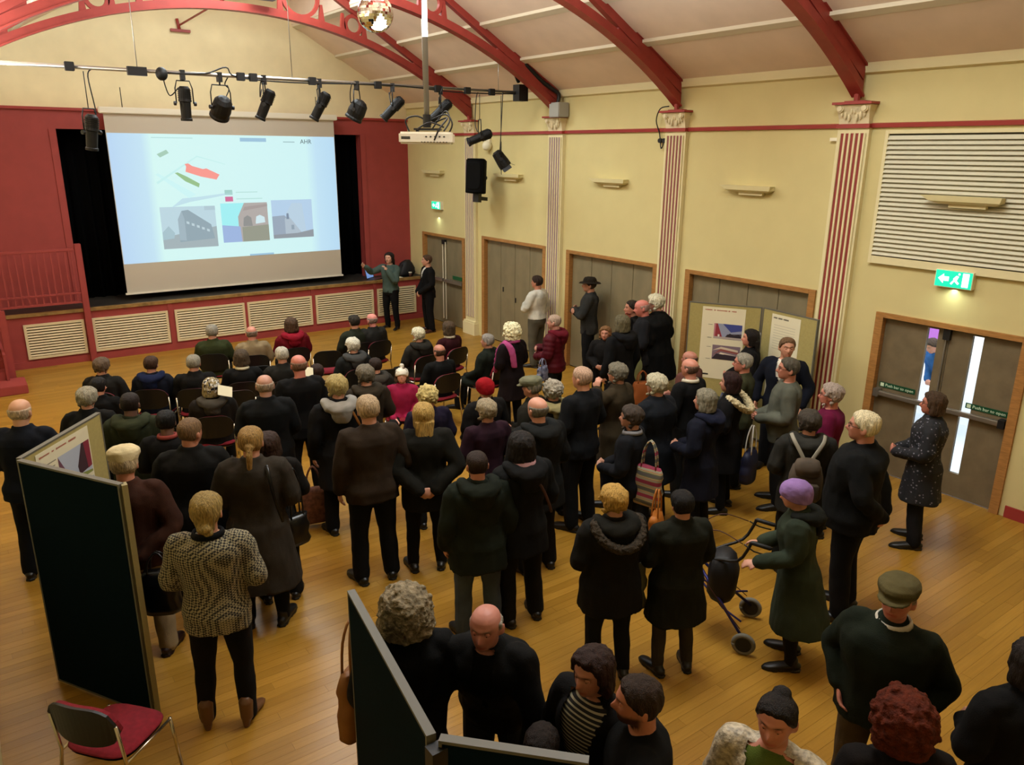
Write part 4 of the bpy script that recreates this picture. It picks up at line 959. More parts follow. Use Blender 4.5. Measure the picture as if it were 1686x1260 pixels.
def scarf_raw(pose, typ):
    S_ = skel(pose); T = S_['T']; bm = bmesh.new()
    n_ = 16; P_ = [T @ V((.088*math.sin(2*PI*k/n_), -.012+.085*math.cos(2*PI*k/n_), 1.492-.02*math.cos(2*PI*k/n_))) for k in range(n_+1)]
    limb(bm, P_, [(.026, .034)]*(n_+1), n=10, sub=1, cap=True)
    if typ == 'back':   # one end thrown over the left shoulder, hanging down the back
        limb(bm, [T @ V(p) for p in ((-.03, .09, 1.46), (-.12, .06, 1.475), (-.165, -.03, 1.48), (-.16, -.13, 1.43), (-.145, -.165, 1.30), (-.12, -.17, 1.12))], [(.05, .02)]*5+[(.045, .014)], n=12, sub=3, up=(1, 0, .3))
        limb(bm, [T @ V(p) for p in ((-.10, .10, 1.45), (-.17, .12, 1.35), (-.19, .14, 1.15), (-.18, .15, .98))], [(.04, .016)]*4, n=12, sub=3, up=(1, 0, 0))
    return bm
def displace(me, amp, fr, stretch=(1, 1, 1), seed=0):
    me.update(); vn = [v.normal.copy() for v in me.vertices]
    for v, n_ in zip(me.vertices, vn):
        c = v.co; q = V((c.x*fr*stretch[0]+seed, c.y*fr*stretch[1], c.z*fr*stretch[2]))
        v.co = c+n_*(NZ.noise(q)*amp+NZ.noise(q*2.3)*amp*.4)
    me.update()
TMP = bpy.data.collections.new('temporary'); bpy.context.scene.collection.children.link(TMP)
def job(key, raw, voxel, smooth, dec=None, post=None):
    if key not in JOBS:
        bm = raw(); bmesh.ops.recalc_face_normals(bm, faces=bm.faces); me = bpy.data.meshes.new('raw'); bm.to_mesh(me); bm.free()
        o = bpy.data.objects.new('raw', me); TMP.objects.link(o)
        md = o.modifiers.new('r', 'REMESH'); md.mode = 'VOXEL'; md.voxel_size = voxel; md.use_smooth_shade = True
        sm = o.modifiers.new('s', 'SMOOTH'); sm.factor = .5; sm.iterations = smooth
        if dec: dm = o.modifiers.new('d', 'DECIMATE'); dm.ratio = dec
        JOBS[key] = [o, post, []]
    return JOBS[key]
def part(name, parent, key, raw, mt, voxel=.012, smooth=4, dec=.5, post=None, mx=None):
    j = job(key, raw, voxel, smooth, dec, post)
    o = bpy.data.objects.new(name, bpy.data.meshes.get('placeholder') or bpy.data.meshes.new('placeholder')); C.objects.link(o); o.parent = parent
    if mx is not None: o.matrix_local = mx
    j[2].append((o, mt)); return o
def bake():
    bpy.context.view_layer.update(); dg = bpy.context.evaluated_depsgraph_get()
    for key, (o, post, users) in JOBS.items():
        me = bpy.data.meshes.new_from_object(o.evaluated_get(dg)); me.name = key if isinstance(key, str) else str(key[0])
        me.materials.clear(); me.materials.append(None)
        if post: post(me)
        me.shade_smooth()
        for ob, mt in users:
            ob.data = me; ob.material_slots[0].link = 'OBJECT'; ob.material_slots[0].material = mt
    for key, (o, p, u) in JOBS.items(): bpy.data.objects.remove(o)
    bpy.data.collections.remove(TMP)
NPP = 0
def face_attr(pose):
    Mi = skel(pose)['head'].inverted()
    def f(me):
        a = me.attributes.new('face', 'FLOAT_COLOR', 'POINT'); out = []
        for v in me.vertices:
            p = Mi @ v.co; lip = br = flush = st = 0
            if p.y > .02 and abs(p.z) < .13 and abs(p.x) < .09:
                lip = 1.2*g(p.x, .026)**.5*g(p.z+.073, .010) if abs(p.x) < .03 else 0
                br = 1.1*g(abs(p.x)-.032, .019)*g(p.z-.030, .0058); flush = .5*g(abs(p.x)-.045, .02)*g(p.z+.03, .025)+.6*g(p.x, .014)*g(p.z+.025, .02)
                st = smoothstep(-.035, -.06, p.z)*smoothstep(-.135, -.12, p.z)
                e_ = g(abs(p.x)-.031, .012)*g(p.z-.008, .0065); br = max(br, e_*.75)
            if p.y <= .06 and p.y > -.02 and -.11 < p.z < -.03 and abs(p.x) > .04 and abs(p.x) < .085: st = max(st, smoothstep(-.03, -.055, p.z)*smoothstep(-.02, .01, p.y))
            out += [min(1, lip+flush*.55), br, st, 1]
        a.data.foreach_set('color', out)
    return f
_sk = {}
def face_skin(col, brow='4a3526', beard=None):
    k = (col, brow, beard)
    if k in _sk: return _sk[k]
    mt = bpy.data.materials.new('skin'); mt.use_nodes = True; nt = mt.node_tree; b = nt.nodes['Principled BSDF']; b.inputs['Roughness'].default_value = .5; b.inputs['Specular IOR Level'].default_value = .35
    at = nt.nodes.new('ShaderNodeAttribute'); at.attribute_name = 'face'; sp = nt.nodes.new('ShaderNodeSeparateColor'); nt.links.new(at.outputs['Color'], sp.inputs[0])
    tc = nt.nodes.new('ShaderNodeTexCoord'); n_ = nt.nodes.new('ShaderNodeTexNoise'); n_.inputs['Scale'].default_value = 14; nt.links.new(tc.outputs['Object'], n_.inputs['Vector'])
    c = tuple(.9*x+.1*y for x, y in zip(srgb(col), (.75, .5, .4))); last = nt.nodes.new('ShaderNodeMix'); last.data_type = 'RGBA'; last.inputs[6].default_value = (*c, 1); last.inputs[7].default_value = (c[0]*.86, c[1]*.74, c[2]*.7, 1); nt.links.new(n_.outputs['Fac'], last.inputs[0])
    for i, cc in ((0, (c[0]*.75, c[1]*.42, c[2]*.4)), (1, srgb(brow)), (2, srgb(beard) if beard else None)):
        if cc is None: continue
        mx = nt.nodes.new('ShaderNodeMix'); mx.data_type = 'RGBA'; mx.inputs[7].default_value = (*cc, 1); nt.links.new(last.outputs[2], mx.inputs[6])
        if i == 2:
            ml = nt.nodes.new('ShaderNodeMath'); ml.operation = 'MULTIPLY'; ml.inputs[1].default_value = .92; nt.links.new(sp.outputs[i], ml.inputs[0]); nt.links.new(ml.outputs[0], mx.inputs[0])
        else: nt.links.new(sp.outputs[i], mx.inputs[0])
        last = mx
    nt.links.new(last.outputs[2], b.inputs['Base Color']); _sk[k] = mt; return mt
def open_front(pose, w0, depth):
    Ti = skel(pose)['T'].inverted()
    def f(me, base=None):
        bm = bmesh.new(); bm.from_mesh(me); dl = []
        for fc in bm.faces:
            p = Ti @ fc.calc_center_median()
            if p.y > .03 and p.z < 1.6 and p.z > depth and abs(p.x) < w0*smoothstep(depth-.02, 1.5, p.z)**.8+.004: dl.append(fc)
        bmesh.ops.delete(bm, geom=dl, context='FACES'); bm.to_mesh(me); bm.free()
    return f
SCREEN_C = (5.0, 17.2)
def P(label, pos, coat=('jacket', '141312'), tr=('reg', '12110f'), hair=('short', '8a8276'), arms=('down', 'down'), kind='stand', fa=None, skin='c08a70', lean=0, hp=0, hy=0, wid=1.0, bulk=1.0, belly=0, hat=None, scarf=None, hood=None, fur=None, shoe=('shoe', '14110f'), fine=False, open_=None, shirt=None, glasses=False, brow='5a4a3c', beard=None, chair=None, collar=None, pat=None, group=None, eyes=False, hs=1.0):
    """pos = where the crown of the head is (x, y, z)"""
    X, Y, Z = pos
    wid = round(wid, 2); pose = (kind, arms[0], arms[1], lean, hp, hy, wid)
    S_ = skel(pose); cr = S_['head'] @ V((0, -.01, .125)); s = Z/cr.z
    a = fa if fa is not None else math.degrees(math.atan2(SCREEN_C[1]-Y, SCREEN_C[0]-X))
    rz = R(a-90); kx = 1.10; off = M.Rotation(rz, 3, 'Z') @ V((cr.x, cr.y, 0))*s*kx
    t = thing('person', label, 'person', (X-off.x, Y-off.y, 0), rz, group); t.scale = (s*kx, s*kx, s)
    vx = .0062 if fine else .0125
    part('body', t, ('body', pose, fine), lambda: body_raw(pose), face_skin(skin, brow, beard), vx, 2 if fine else 1, .38 if fine else .5, face_attr(pose))
    typ, cc = coat[0], coat[1]
    cm = pat if pat else cloth(cc, .9 if typ != 'puffer' else .55)
    amp = {'jacket': .014, 'suit': .009, 'coat': .015, 'long': .015, 'sweater': .010, 'shirt': .012, 'parka': .015, 'puffer': .004, 'tee': .005, 'top': .003}[typ]
    def post(me, of=open_):
        displace(me, amp, 10, (1, 1, .5), sum(map(ord, typ))*.1)
        if of: open_front(pose, *of)(me)
    nm = {'suit': 'jacket', 'tee': 't_shirt', 'long': 'coat', 'top': 'vest_top'}.get(typ, typ)
    part(nm, t, ('coat', pose, typ, bulk, belly, open_), lambda: coat_raw(pose, typ, bulk, belly), cm, .0125, 4, .45, post)
    if shirt:
        part('shirt', t, ('coat', pose, 'shirt_in', 1.0, belly), lambda: coat_raw(pose[:1]+pose[1:], 'top', bulk*.99+.03, belly), shirt if not isinstance(shirt, str) else cloth(shirt), .0125, 3, .45)
    part('trousers' if tr[0] != 'tights' else 'tights', t, ('tr', pose[0], 0 if pose[0] != 'sit' else 0, wid, tr[0]), lambda: trousers_raw((pose[0], 'down', 'down', 0, 0, 0, wid), tr[0]), cloth(tr[1]), .013, 3, .4, lambda me: displace(me, .007, 10, (1, 1, .8), 3))
    for sd in (-1, 1):
        hp_, kn, an, tw = S_['leg', sd]
        part('shoe', t, ('shoe', shoe[0]), lambda: shoe_raw(shoe[0]), mat('shoe_leather', shoe[1], .4), .008, 2, .5, None, M.Translation((an.x, an.y, 0)) @ M.Rotation(R(-tw), 4, 'Z'))
    H_ = S_['head'] @ M.Scale(hs, 4)
    if hair:
        st, hc = hair
        ap = {'short': .006, 'crop': .003, 'thick': .010, 'bald': .004, 'thin': .004, 'bob': .008, 'fringe': .006, 'long': .006, 'wavy': .012, 'curly': .014, 'bigcurl': .014, 'pony': .005, 'bun': .004, 'lowbun': .006}[st]
        sx = {'curly': (45, (1, 1, 1)), 'bigcurl': (30, (1, 1, 1)), 'wavy': (28, (1, 1, .7)), 'thick': (26, (1, 1, .5))}.get(st, (34, (1.4, 1.4, .3)))
        part('hair', t, ('hair', st), lambda: hair_raw(st), hairm(hc, st in ('curly', 'bigcurl', 'wavy')), .0065, 2, .6, lambda me: displace(me, ap, sx[0], sx[1]), H_)
    if hat: part('hat', t, ('hat', hat[0]), lambda: hat_raw(hat[0]), hat[1] if not isinstance(hat[1], str) else cloth(hat[1]), .006, 3, .5, lambda me: displace(me, .004, 25), H_)
    if scarf: part('scarf', t, ('scarf', pose, scarf[0]), lambda: scarf_raw(pose, scarf[0]), scarf[1] if not isinstance(scarf[1], str) else cloth(scarf[1]), .009, 3, .6, lambda me: displace(me, .006, 22))
    if hood: part('hood', t, ('hood', pose), lambda: hood_raw(pose), cloth(hood), .011, 4, .5, lambda me: displace(me, .012, 14))
    if fur: part('fur_trim', t, ('fur', pose), lambda: fur_raw(pose), mat('fur', fur, .95, noise=.4, nscale=60, bump=1, bscale=150), .009, 1, .7, lambda me: displace(me, .016, 60))
    if collar:
        T = S_['T']; bm = bmesh.new(); n_ = 24; out = []
        for r, z in ((.070, 1.475), (.082, 1.515), (.092, 1.50), (.098, 1.475)):
            out.append([T @ V((r*math.sin(2*PI*i/n_), -.012+r*math.cos(2*PI*i/n_), z-.02*max(0, math.cos(2*PI*i/n_))+.004)) for i in range(n_)])
        rs = [[bm.verts.new(p) for p in r] for r in out]+[None]; rs[-1] = rs[0]
        for q in range(4):
            for i in range(n_): bm.faces.new((rs[q][i], rs[q][(i+1) % n_], rs[(q+1) % 4][(i+1) % n_], rs[(q+1) % 4][i]))
        fin('shirt_collar', bm, cloth(collar), t, True)
    if glasses:
        bm = bmesh.new()
        for sd in (-1, 1):
            P_ = [S_['head'] @ V((sd*.032+.021*math.cos(q), .094-.006*abs(math.cos(q)), .006+.015*math.sin(q))) for q in [2*PI*k/12 for k in range(13)]]
            limb(bm, P_, [.0022]*13, n=5, sub=1); limb(bm, [S_['head'] @ V(p) for p in ((sd*.053, .088, .01), (sd*.074, .04, .01), (sd*.078, -.01, .006))], [.0022]*3, n=5, sub=1)
        limb(bm, [S_['head'] @ V((-.012, .1, .01)), S_['head'] @ V((.012, .1, .01))], [.0022]*2, n=5, sub=1)
        fin('glasses', bm, mat('spectacle_frame', '1c1714', .4), t)
    if eyes:
        for sd in (-1, 1):
            bm = bmesh.new(); c_ = V((sd*.031, .0695, .006)); bmesh.ops.create_uvsphere(bm, u_segments=14, v_segments=10, radius=.0138, matrix=S_['head'] @ M.Translation(c_) @ M.Rotation(R(-28), 4, 'X'))
            Mi = (S_['head'] @ M.Translation(c_) @ M.Rotation(R(-28), 4, 'X')).inverted(); bmesh.ops.delete(bm, geom=[f for f in bm.faces if (Mi @ f.calc_center_median()).z < .001], context='FACES'); fin('eyelid', bm, skinm(skin), t, True)
            bm = bmesh.new(); bmesh.ops.create_uvsphere(bm, u_segments=12, v_segments=8, radius=.0125, matrix=S_['head'] @ M.Translation(c_)); fin('eye', bm, mat('eye_white', 'c4b8a8', .3), t, True)
            bm = bmesh.new(); bmesh.ops.create_uvsphere(bm, u_segments=10, v_segments=6, radius=.0066, matrix=S_['head'] @ M.Translation(c_+V((0, .0078, -.003)))); fin('iris', bm, mat('iris', '1e1410', .2), t, True)
    if chair:
        r = M.Rotation(rz, 3, 'Z') @ V((0, .03, 0)); dup(ch0, (t.location.x+r.x, t.location.y+r.y, 0), rz, chair)
    SWd[label] = (t, S_, s, rz)
    t['_s'] = s
    return t, S_
def at_(t, S_, p):
    """world point for p in the person's own space (scale and torso lean included)"""
    return t.matrix_basis @ V(p) if False else (M.Translation(t.location) @ M.Rotation(t.rotation_euler.z, 4, 'Z') @ M.Diagonal((t.scale.x, t.scale.y, t.scale.z, 1))) @ V(p)
# ================================================================ the crowd
K = '131210'   # near-black wool
# --- front rows, seated
P('seated man in moss green jacket, front row, third grille from the left behind him', (3.21, 12.70, 1.27), ('jacket', '2a2f16'), hair=('short', '8d8778'), kind='sit', arms=('lap', 'lap'), bulk=1.12, wid=1.08, chair='chair under the man in moss green jacket in the front row')
P('seated bald man in beige jacket in the front row', (3.71, 12.26, 1.27), ('jacket', '7d6c50'), hair=('bald', '7c6c5c'), kind='sit', arms=('lap', 'lap'), skin='c4826c', chair='chair under the bald man in beige jacket')
t, S_ = P('seated brown-haired person wrapped in a bright crimson coat, front row', (4.41, 12.36, 1.30), ('jacket', '5c0a14'), hair=('bob', '4a3524'), kind='sit', arms=('lap', 'lap'), bulk=1.1, hood='7c1020', chair='chair under the person in the crimson coat')
P('seated dark-haired man in dark green jacket beside the pink bald man', (5.41, 12.06, 1.29), ('jacket', '1f2217'), hair=('short', '2c261e'), kind='sit', arms=('lap', 'lap'), bulk=1.1, chair='chair under the dark-haired man in dark green, front row')
P('seated man with pink bald head and dark grey coat at the right end, front row', (5.73, 12.03, 1.29), ('jacket', '1d1c19'), hair=('bald', '8a7468'), kind='sit', arms=('lap', 'lap'), skin='cf8478', chair='chair under the pink bald man in the front row')
P('seated white-haired person in charcoal coat, second row, in front of the suited presenter', (5.90, 10.70, 1.26), ('jacket', '22201b'), hair=('thick', 'cfc8a8'), kind='sit', arms=('lap', 'lap'), hood='24221d', chair='chair under the white-haired person in charcoal near the aisle')
P('seated person with brown bobbed hair and maroon sweater, second row right', (6.57, 10.86, 1.25), ('sweater', '2c0c10'), hair=('bob', '4a3a28'), kind='sit', arms=('lap', 'lap'), collar='b0a58c', chair='chair under the person in maroon sweater')
P('seated balding man in black suit directly in front of the maroon sweater', (5.64, 9.60, 1.25), ('suit', '0d0d0c'), hair=('bald', '4a3628'), kind='sit', arms=('lap', 'lap'), skin='b87a62', chair='chair under the balding man in black suit')
P('seated grey-haired man in dark green coat beside the woman with pink scarf', (6.59, 9.72, 1.26), ('coat', '151a13'), hair=('short', '8b857c'), kind='sit', arms=('lap', 'lap'), fa=120, bulk=1.1, chair='chair under the grey-haired man in dark green coat')
P('seated white-haired person with grey hood over a dark coat, middle of second row', (4.71, 10.59, 1.27), ('jacket', '1b1d1c'), hair=('thick', 'cdc8b4'), kind='sit', arms=('lap', 'lap'), hood='3c3c3a', chair='chair under the white-haired person with grey hood')
P('small seated person with dark brown hair and grey-brown hooded top, third row', (4.58, 9.57, 1.20), ('jacket', '2c2822'), hair=('short', '2c1e16'), kind='sit', arms=('lap', 'lap'), hood='38332c', chair='chair under the small person in grey-brown hooded top')
P('small seated person with dark reddish hair and maroon padded jacket in the third row', (3.78, 9.72, 1.20), ('puffer', '2e1014'), hair=('short', '2a1812'), kind='sit', arms=('lap', 'lap'), chair='chair under the person in maroon padded jacket')
P('seated woman with brown bobbed hair, cream collar and black top', (3.11, 10.86, 1.25), ('sweater', '0f0e0d'), hair=('bob', '4a3c2c'), kind='sit', arms=('lap', 'lap'), collar='c9c0a0', chair='chair under the woman with cream collar')
P('seated grey-white haired man in dark coat beside the tall balding man', (3.61, 10.60, 1.28), ('jacket', '1d1c18'), hair=('short', 'b4ac9a'), kind='sit', arms=('lap', 'lap'), chair='chair under the grey-white haired man in dark coat')
P('seated grey-haired person in black coat behind the moss green jacket', (2.47, 10.92, 1.26), ('coat', '12110f'), hair=('short', '8a8474'), kind='sit', arms=('lap', 'lap'), chair='chair under the grey-haired person in black coat, third row')
t, S_ = P('seated auburn-brown haired person with a shiny navy jacket over the chair', (1.98, 11.21, 1.25), ('jacket', '12151f'), hair=('short', '3c281a'), kind='sit', arms=('lap', 'lap'), hood='141c38', bulk=1.08, chair='chair under the person with shiny navy jacket')
P('seated brown-grey haired person in dark brown coat at the left end of the third row', (1.40, 11.44, 1.26), ('jacket', '1a1815'), hair=('thick', '5c4a38'), kind='sit', arms=('lap', 'lap'), bulk=1.05, chair='chair under the leftmost person of the third row')
P('seated black-haired person in black leaning right, behind the leftmost seated pair', (1.22, 10.51, 1.24), ('jacket', '0c0b0a'), hair=('short', '14100d'), kind='sit', arms=('face', 'lap'), chair='chair under the black-haired person leaning right')
P('standing grey curly-haired person in black coat behind the white and olive poster board', (0.89, 8.72, 1.62), ('coat', '100f0d'), hair=('thick', '8f8874'), arms=('front', 'front'))
chk = bpy.data.materials.new('checker_knit'); chk.use_nodes = True; nt = chk.node_tree; b = nt.nodes['Principled BSDF']; ck = nt.nodes.new('ShaderNodeTexChecker'); ck.inputs['Scale'].default_value = 26; tc = nt.nodes.new('ShaderNodeTexCoord'); nt.links.new(tc.outputs['Object'], ck.inputs[0]); ck.inputs[1].default_value = (*srgb('c9c4b8'), 1); ck.inputs[2].default_value = (*srgb('0b0c18'), 1); nt.links.new(ck.outputs[0], b.inputs[0]); b.inputs['Roughness'].default_value = .9
P('seated person in black and white checked knit hat and dark leather coat', (2.35, 9.60, 1.26), ('coat', '16120e'), hair=('bob', '8c7a50'), kind='sit', arms=('lap', 'lap'), bulk=1.15, hat=('beanie', chk), hood='3c372f', chair='chair with chrome leg under the person in checked hat')
P('standing balding dark-skinned man in olive green hooded jacket', (1.19, 8.08, 1.68), ('parka', '262a1a'), hair=('crop', '1c120e'), skin='4a2c1f', arms=('front', 'front'), hood='2e3220', bulk=1.05)
P('standing black-haired person in black with a red striped collar', (1.40, 7.55, 1.60), ('sweater', '0e0d0c'), hair=('short', '0c0a09'), skin='5a3a2a', arms=('front', 'front'), collar='8c4038')
P('standing man with thinning sandy hair in black overcoat, head turned right', (1.40, 6.61, 1.80), ('coat', '0f0e0b'), hair=('crop', '6c5236'), arms=('front', 'front'), bulk=1.1, wid=1.08, skin='b87a5c', hy=-30)
t, S_ = P('child in white bobble hat looking back from a chair', (4.78, 9.17, 1.12), ('jacket', '8c1a3c'), hair=('bob', '4a3424'), kind='sit', arms=('lap', 'lap'), fa=240, hat=('bobble', 'd8d2c0'), skin='d09a80', hp=-15, chair='chair turned sideways under the child in bobble hat')
P('standing woman in red knitted hat and dark coat', (4.57, 6.79, 1.58), ('coat', '12100f'), hair=('short', '6a5a48'), arms=('front', 'front'), hat=('beanie', '8c0f18'))
P('standing man in grey-green flat cap and waxed coat', (4.91, 6.37, 1.64), ('coat', '1d1b14'), hair=('short', '6a6454'), arms=('front', 'front'), hat=('flatcap', '6a6a54'), fa=118)
P('standing person with curly grey hair and cream hood, right of the flat cap', (5.09, 6.24, 1.60), ('coat', '1c1a16'), hair=('wavy', '968e7e'), arms=('front', 'front'), hood='8c8058')
P('standing woman with pale blonde wavy hair and purple jacket', (3.86, 6.83, 1.60), ('jacket', '1a1426'), hair=('wavy', 'b8a66c'), arms=('front', 'front'), bulk=1.05)
P('standing woman with ash blonde hair in plum quilted coat', (4.09, 6.05, 1.62), ('jacket', '24101a'), hair=('thick', '94866c'), arms=('front', 'front'))
P('standing bald broad man in black coat, middle left of the crowd', (2.44, 7.77, 1.74), ('coat', '0e0f0f'), hair=('bald', 'a08c78'), arms=('front', 'front'), bulk=1.12, wid=1.1, skin='b0826c')
P('tall standing balding man with reddish scalp and black suit', (3.01, 8.29, 1.76), ('suit', '0c0b0a'), hair=('bald', '7a5c48'), arms=('front', 'front'), skin='bc6e5c', wid=1.08, bulk=1.08, fa=86)
P('standing woman with short blonde hair, grey hood and tan bag strap', (3.02, 7.24, 1.76), ('coat', '0f0e0e'), ('reg', '0d0c0c'), hair=('thick', 'a3905a'), arms=('down', 'front'), hood='8c8880', wid=1.05)
P('standing grey-brown haired man in olive-brown coat beside the short blonde woman', (3.59, 7.77, 1.66), ('jacket', '2a2218'), hair=('thick', '6a6252'), arms=('front', 'front'), hood='2e271c')
P('standing white-haired man in brown zip jacket, centre of the crowd', (2.85, 6.15, 1.86), ('jacket', '2a2016'), ('reg', '0d0e10'), hair=('short', 'a89070'), arms=('down', 'out'), wid=1.1, bulk=1.1, fa=80)
P('standing woman with long straight blonde hair and black jacket, hands clasped behind', (3.36, 6.04, 1.72), ('parka', '15140f'), ('slim', '0d0c0b'), hair=('long', 'a8884a'), arms=('behind', 'behind'), fa=66)
P('standing balding man in dark green hooded parka and blue jeans', (3.17, 4.83, 1.68), ('parka', '171c13'), ('reg', '3c444e'), hair=('crop', '2a1c14'), arms=('down', 'down'), hood='161a12', bulk=1.08, wid=1.05, fa=72, skin='b87a60')
P('standing balding grey-haired man in long black coat with high collar, centre right', (4.23, 5.40, 1.80), ('parka', '101110'), hair=('bald', '6a6458'), arms=('front', 'front'), wid=1.1, bulk=1.08, skin='c89078', hood='171817')
P('standing dark-haired woman with pink patterned scarf and black hooded coat', (3.59, 4.79, 1.76), ('parka', '0f0f0e'), hair=('bob', '16100d'), arms=('front', 'front'), hood='121212', scarf=('loop', '9c7474'), fa=84)
P('standing bald man in black jacket with wide stance, right of centre', (5.18, 5.86, 1.84), ('jacket', '0f1012'), ('reg', '0d0d0e'), hair=('crop', 'b09078'), arms=('front', 'front'), skin='c99070', wid=1.06, fa=100)
P('standing grey-haired man in olive-brown coat holding a hand to his face', (5.88, 6.06, 1.72), ('coat', '32291a'), ('reg', '12131a'), hair=('thick', '6e6858'), arms=('face', 'front'), bulk=1.05, fa=105)
P('standing man with wavy grey-white hair in large navy coat', (5.87, 5.45, 1.74), ('coat', '12151a'), hair=('thick', 'b0a88c'), arms=('front', 'front'), wid=1.12, bulk=1.12)
P('standing bald-crowned man in black suit and white collar left of the poster board', (6.75, 5.76, 1.72), ('suit', '0d0d0d'), hair=('bald', '6a5040'), arms=('front', 'front'), skin='c0806a', collar='c9c0a8', fa=95)
P('standing man in dusty pink jacket mostly hidden by the bald-crowned man in suit', (7.32, 6.26, 1.62), ('jacket', '5c3830'), hair=('bald', '5a4638'), arms=('front', 'front'), skin='a86c58')
P('standing person with chin-length grey bob in navy hooded coat', (6.03, 4.91, 1.68), ('coat', '11131f'), ('reg', '0f0e10'), hair=('bob', '7c7664'), arms=('front', 'front'), hood='141728', fa=110)
P('standing dark auburn haired woman in black coat with cream fur hood', (6.82, 5.22, 1.66), ('coat', '0d0c0d'), ('slim', '0b0a0b'), hair=('bob', '26100e'), arms=('front', 'front'), fur='c4b48c', fa=118)
P('standing older man with glasses and olive jacket in profile before the poster', (7.52, 5.60, 1.70), ('jacket', '33331f'), hair=('short', '8c8676'), arms=('read', 'front'), skin='c47e68', glasses=True, fa=122, fine=True)
P('standing woman with long black hair facing the poster, further back of two', (9.41, 6.94, 1.72), ('jacket', '16140f'), hair=('long', '0c0908'), arms=('front', 'front'), skin='b88468', fa=128, hood='b8b4a8')
P('standing woman with long dark brown hair talking to the older man with glasses', (8.74, 6.43, 1.68), ('jacket', '0f0e0e'), hair=('long', '160e0b'), arms=('front', 'front'), skin='c08068', fa=132)
P('standing man in navy jacket and open white shirt facing the crowd', (8.37, 5.61, 1.78), ('suit', '0f121c'), ('reg', '0d0e12'), hair=('short', '6a4e34'), arms=('out', 'out'), skin='c08a6c', fa=200, hy=28, open_=(.06, 1.15), shirt='c9c2b0', fine=True, eyes=True, wid=1.08)
P('standing man in grey tweed jacket and glasses, seen in profile', (7.45, 4.93, 1.80), ('suit', '55564a'), ('reg', '141312'), hair=('short', '4c463a'), arms=('front', 'front'), skin='b8785f', glasses=True, fa=130, belly=.05, fine=True, bulk=1.05)
P('standing person with short dark curly hair and dark grey coat carrying a backpack', (6.32, 3.90, 1.68), ('parka', '24231f'), hair=('thick', '3a332a'), arms=('front', 'front'), hood='2a2924', fa=42)
P('standing man with silver hair and magenta fleece', (7.23, 4.25, 1.70), ('sweater', '5c0f30'), ('reg', '15131a'), hair=('thick', '9c8c80'), arms=('front', 'front'), skin='c47c68', fa=117, bulk=1.08, glasses=True)
P('large white-haired man in black jacket standing in profile, hands behind', (6.02, 3.20, 1.93), ('jacket', '0d0e0e'), ('reg', '0c0c0e'), hair=('short', 'cbbd98'), arms=('behind', 'behind'), skin='bc7f66', fa=110, wid=1.2, bulk=1.15, belly=.05, glasses=True, fine=True)
fl = bpy.data.materials.new('speckled_cloth'); fl.use_nodes = True; nt = fl.node_tree; b = nt.nodes['Principled BSDF']; vo = nt.nodes.new('ShaderNodeTexVoronoi'); vo.inputs['Scale'].default_value = 26; tc = nt.nodes.new('ShaderNodeTexCoord'); nt.links.new(tc.outputs['Object'], vo.inputs['Vector']); rp = nt.nodes.new('ShaderNodeValToRGB'); rp.color_ramp.elements[0].color = (*srgb('6c6a74'), 1); rp.color_ramp.elements[1].color = (*srgb('0d0d12'), 1); rp.color_ramp.elements[0].position = .18; rp.color_ramp.elements[1].position = .26; nt.links.new(vo.outputs['Distance'], rp.inputs[0]); nt.links.new(rp.outputs[0], b.inputs[0]); b.inputs['Roughness'].default_value = .85
P('standing woman in black coat with pale speckled pattern beside the exit doors', (7.86, 3.50, 1.69), ('coat', '0d0d12'), ('reg', '17171a'), hair=('bob', '43301f'), arms=('front', 'front'), skin='b87058', fa=116, pat=fl, glasses=True, bulk=1.12)
t_green, S_green = P('woman in lilac turban and long green coat pushing a walking frame', (4.99, 3.12, 1.58), ('long', '2a3226'), ('tights', '15110f'), hair=None, arms=('walk', 'walk'), skin='c08a70', fa=124, hat=('turban', '83669a'), lean=6, hood='11130f', bulk=1.05, shoe=('boot', '0e0c0b'))
P('standing dark-haired woman in knee-length dark green raincoat and grey stockings', (4.17, 3.53, 1.56), ('coat', '17180f'), ('tights', '35302a'), hair=('short', '0f0c0b'), arms=('front', 'front'), fa=68, bulk=1.12, wid=1.04)
P('standing woman with golden blonde hair and brown fur-trimmed parka', (3.68, 3.76, 1.64), ('parka', '12110e'), ('slim', '12141a'), hair=('thick', 'b08a44'), arms=('front', 'front'), fur='33291c', hood='15140f', fa=72, wid=1.08, bulk=1.08)
t_tote, S_tote = P('standing woman with short dark wavy hair, black jacket and striped shoulder bag', (5.07, 5.00, 1.66), ('jacket', '101115'), ('slim', '0c0c0d'), hair=('thick', '3a3028'), arms=('front', 'front'), fa=118, skin='b08068', collar='8c8c92')
P('standing woman with white curly hair, black coat and pink scarf over her shoulder', (6.39, 8.80, 1.60), ('coat', '120a0c'), hair=('bigcurl', 'd6cfa8'), arms=('front', 'front'), scarf=('back', 'a04474'), bulk=1.05)
P('standing person in crimson quilted jacket with grey cropped hair', (7.18, 8.80, 1.66), ('puffer', '4c0e18'), ('reg', '0f0e0e'), hair=('crop', 'a8907c'), arms=('front', 'cross'), skin='c08c78', fa=120, hood='5c121e')
P('standing dark-haired man in white shirt, hands on hips by the folding doors', (8.87, 11.42, 1.76), ('shirt', 'c9c6b8'), ('reg', '4f4a3c'), hair=('short', '2a1c12'), arms=('cross', 'out'), skin='b87a5c', fa=112, wid=1.05)
P('standing man in dark brimmed hat and grey jacket with folded arms', (9.10, 10.19, 1.87), ('jacket', '2c2c2a'), ('slim', '0d0d0e'), hair=('short', '35281c'), arms=('cross', 'cross'), skin='b07c60', fa=132, hat=('brim', '221c14'), fine=True)
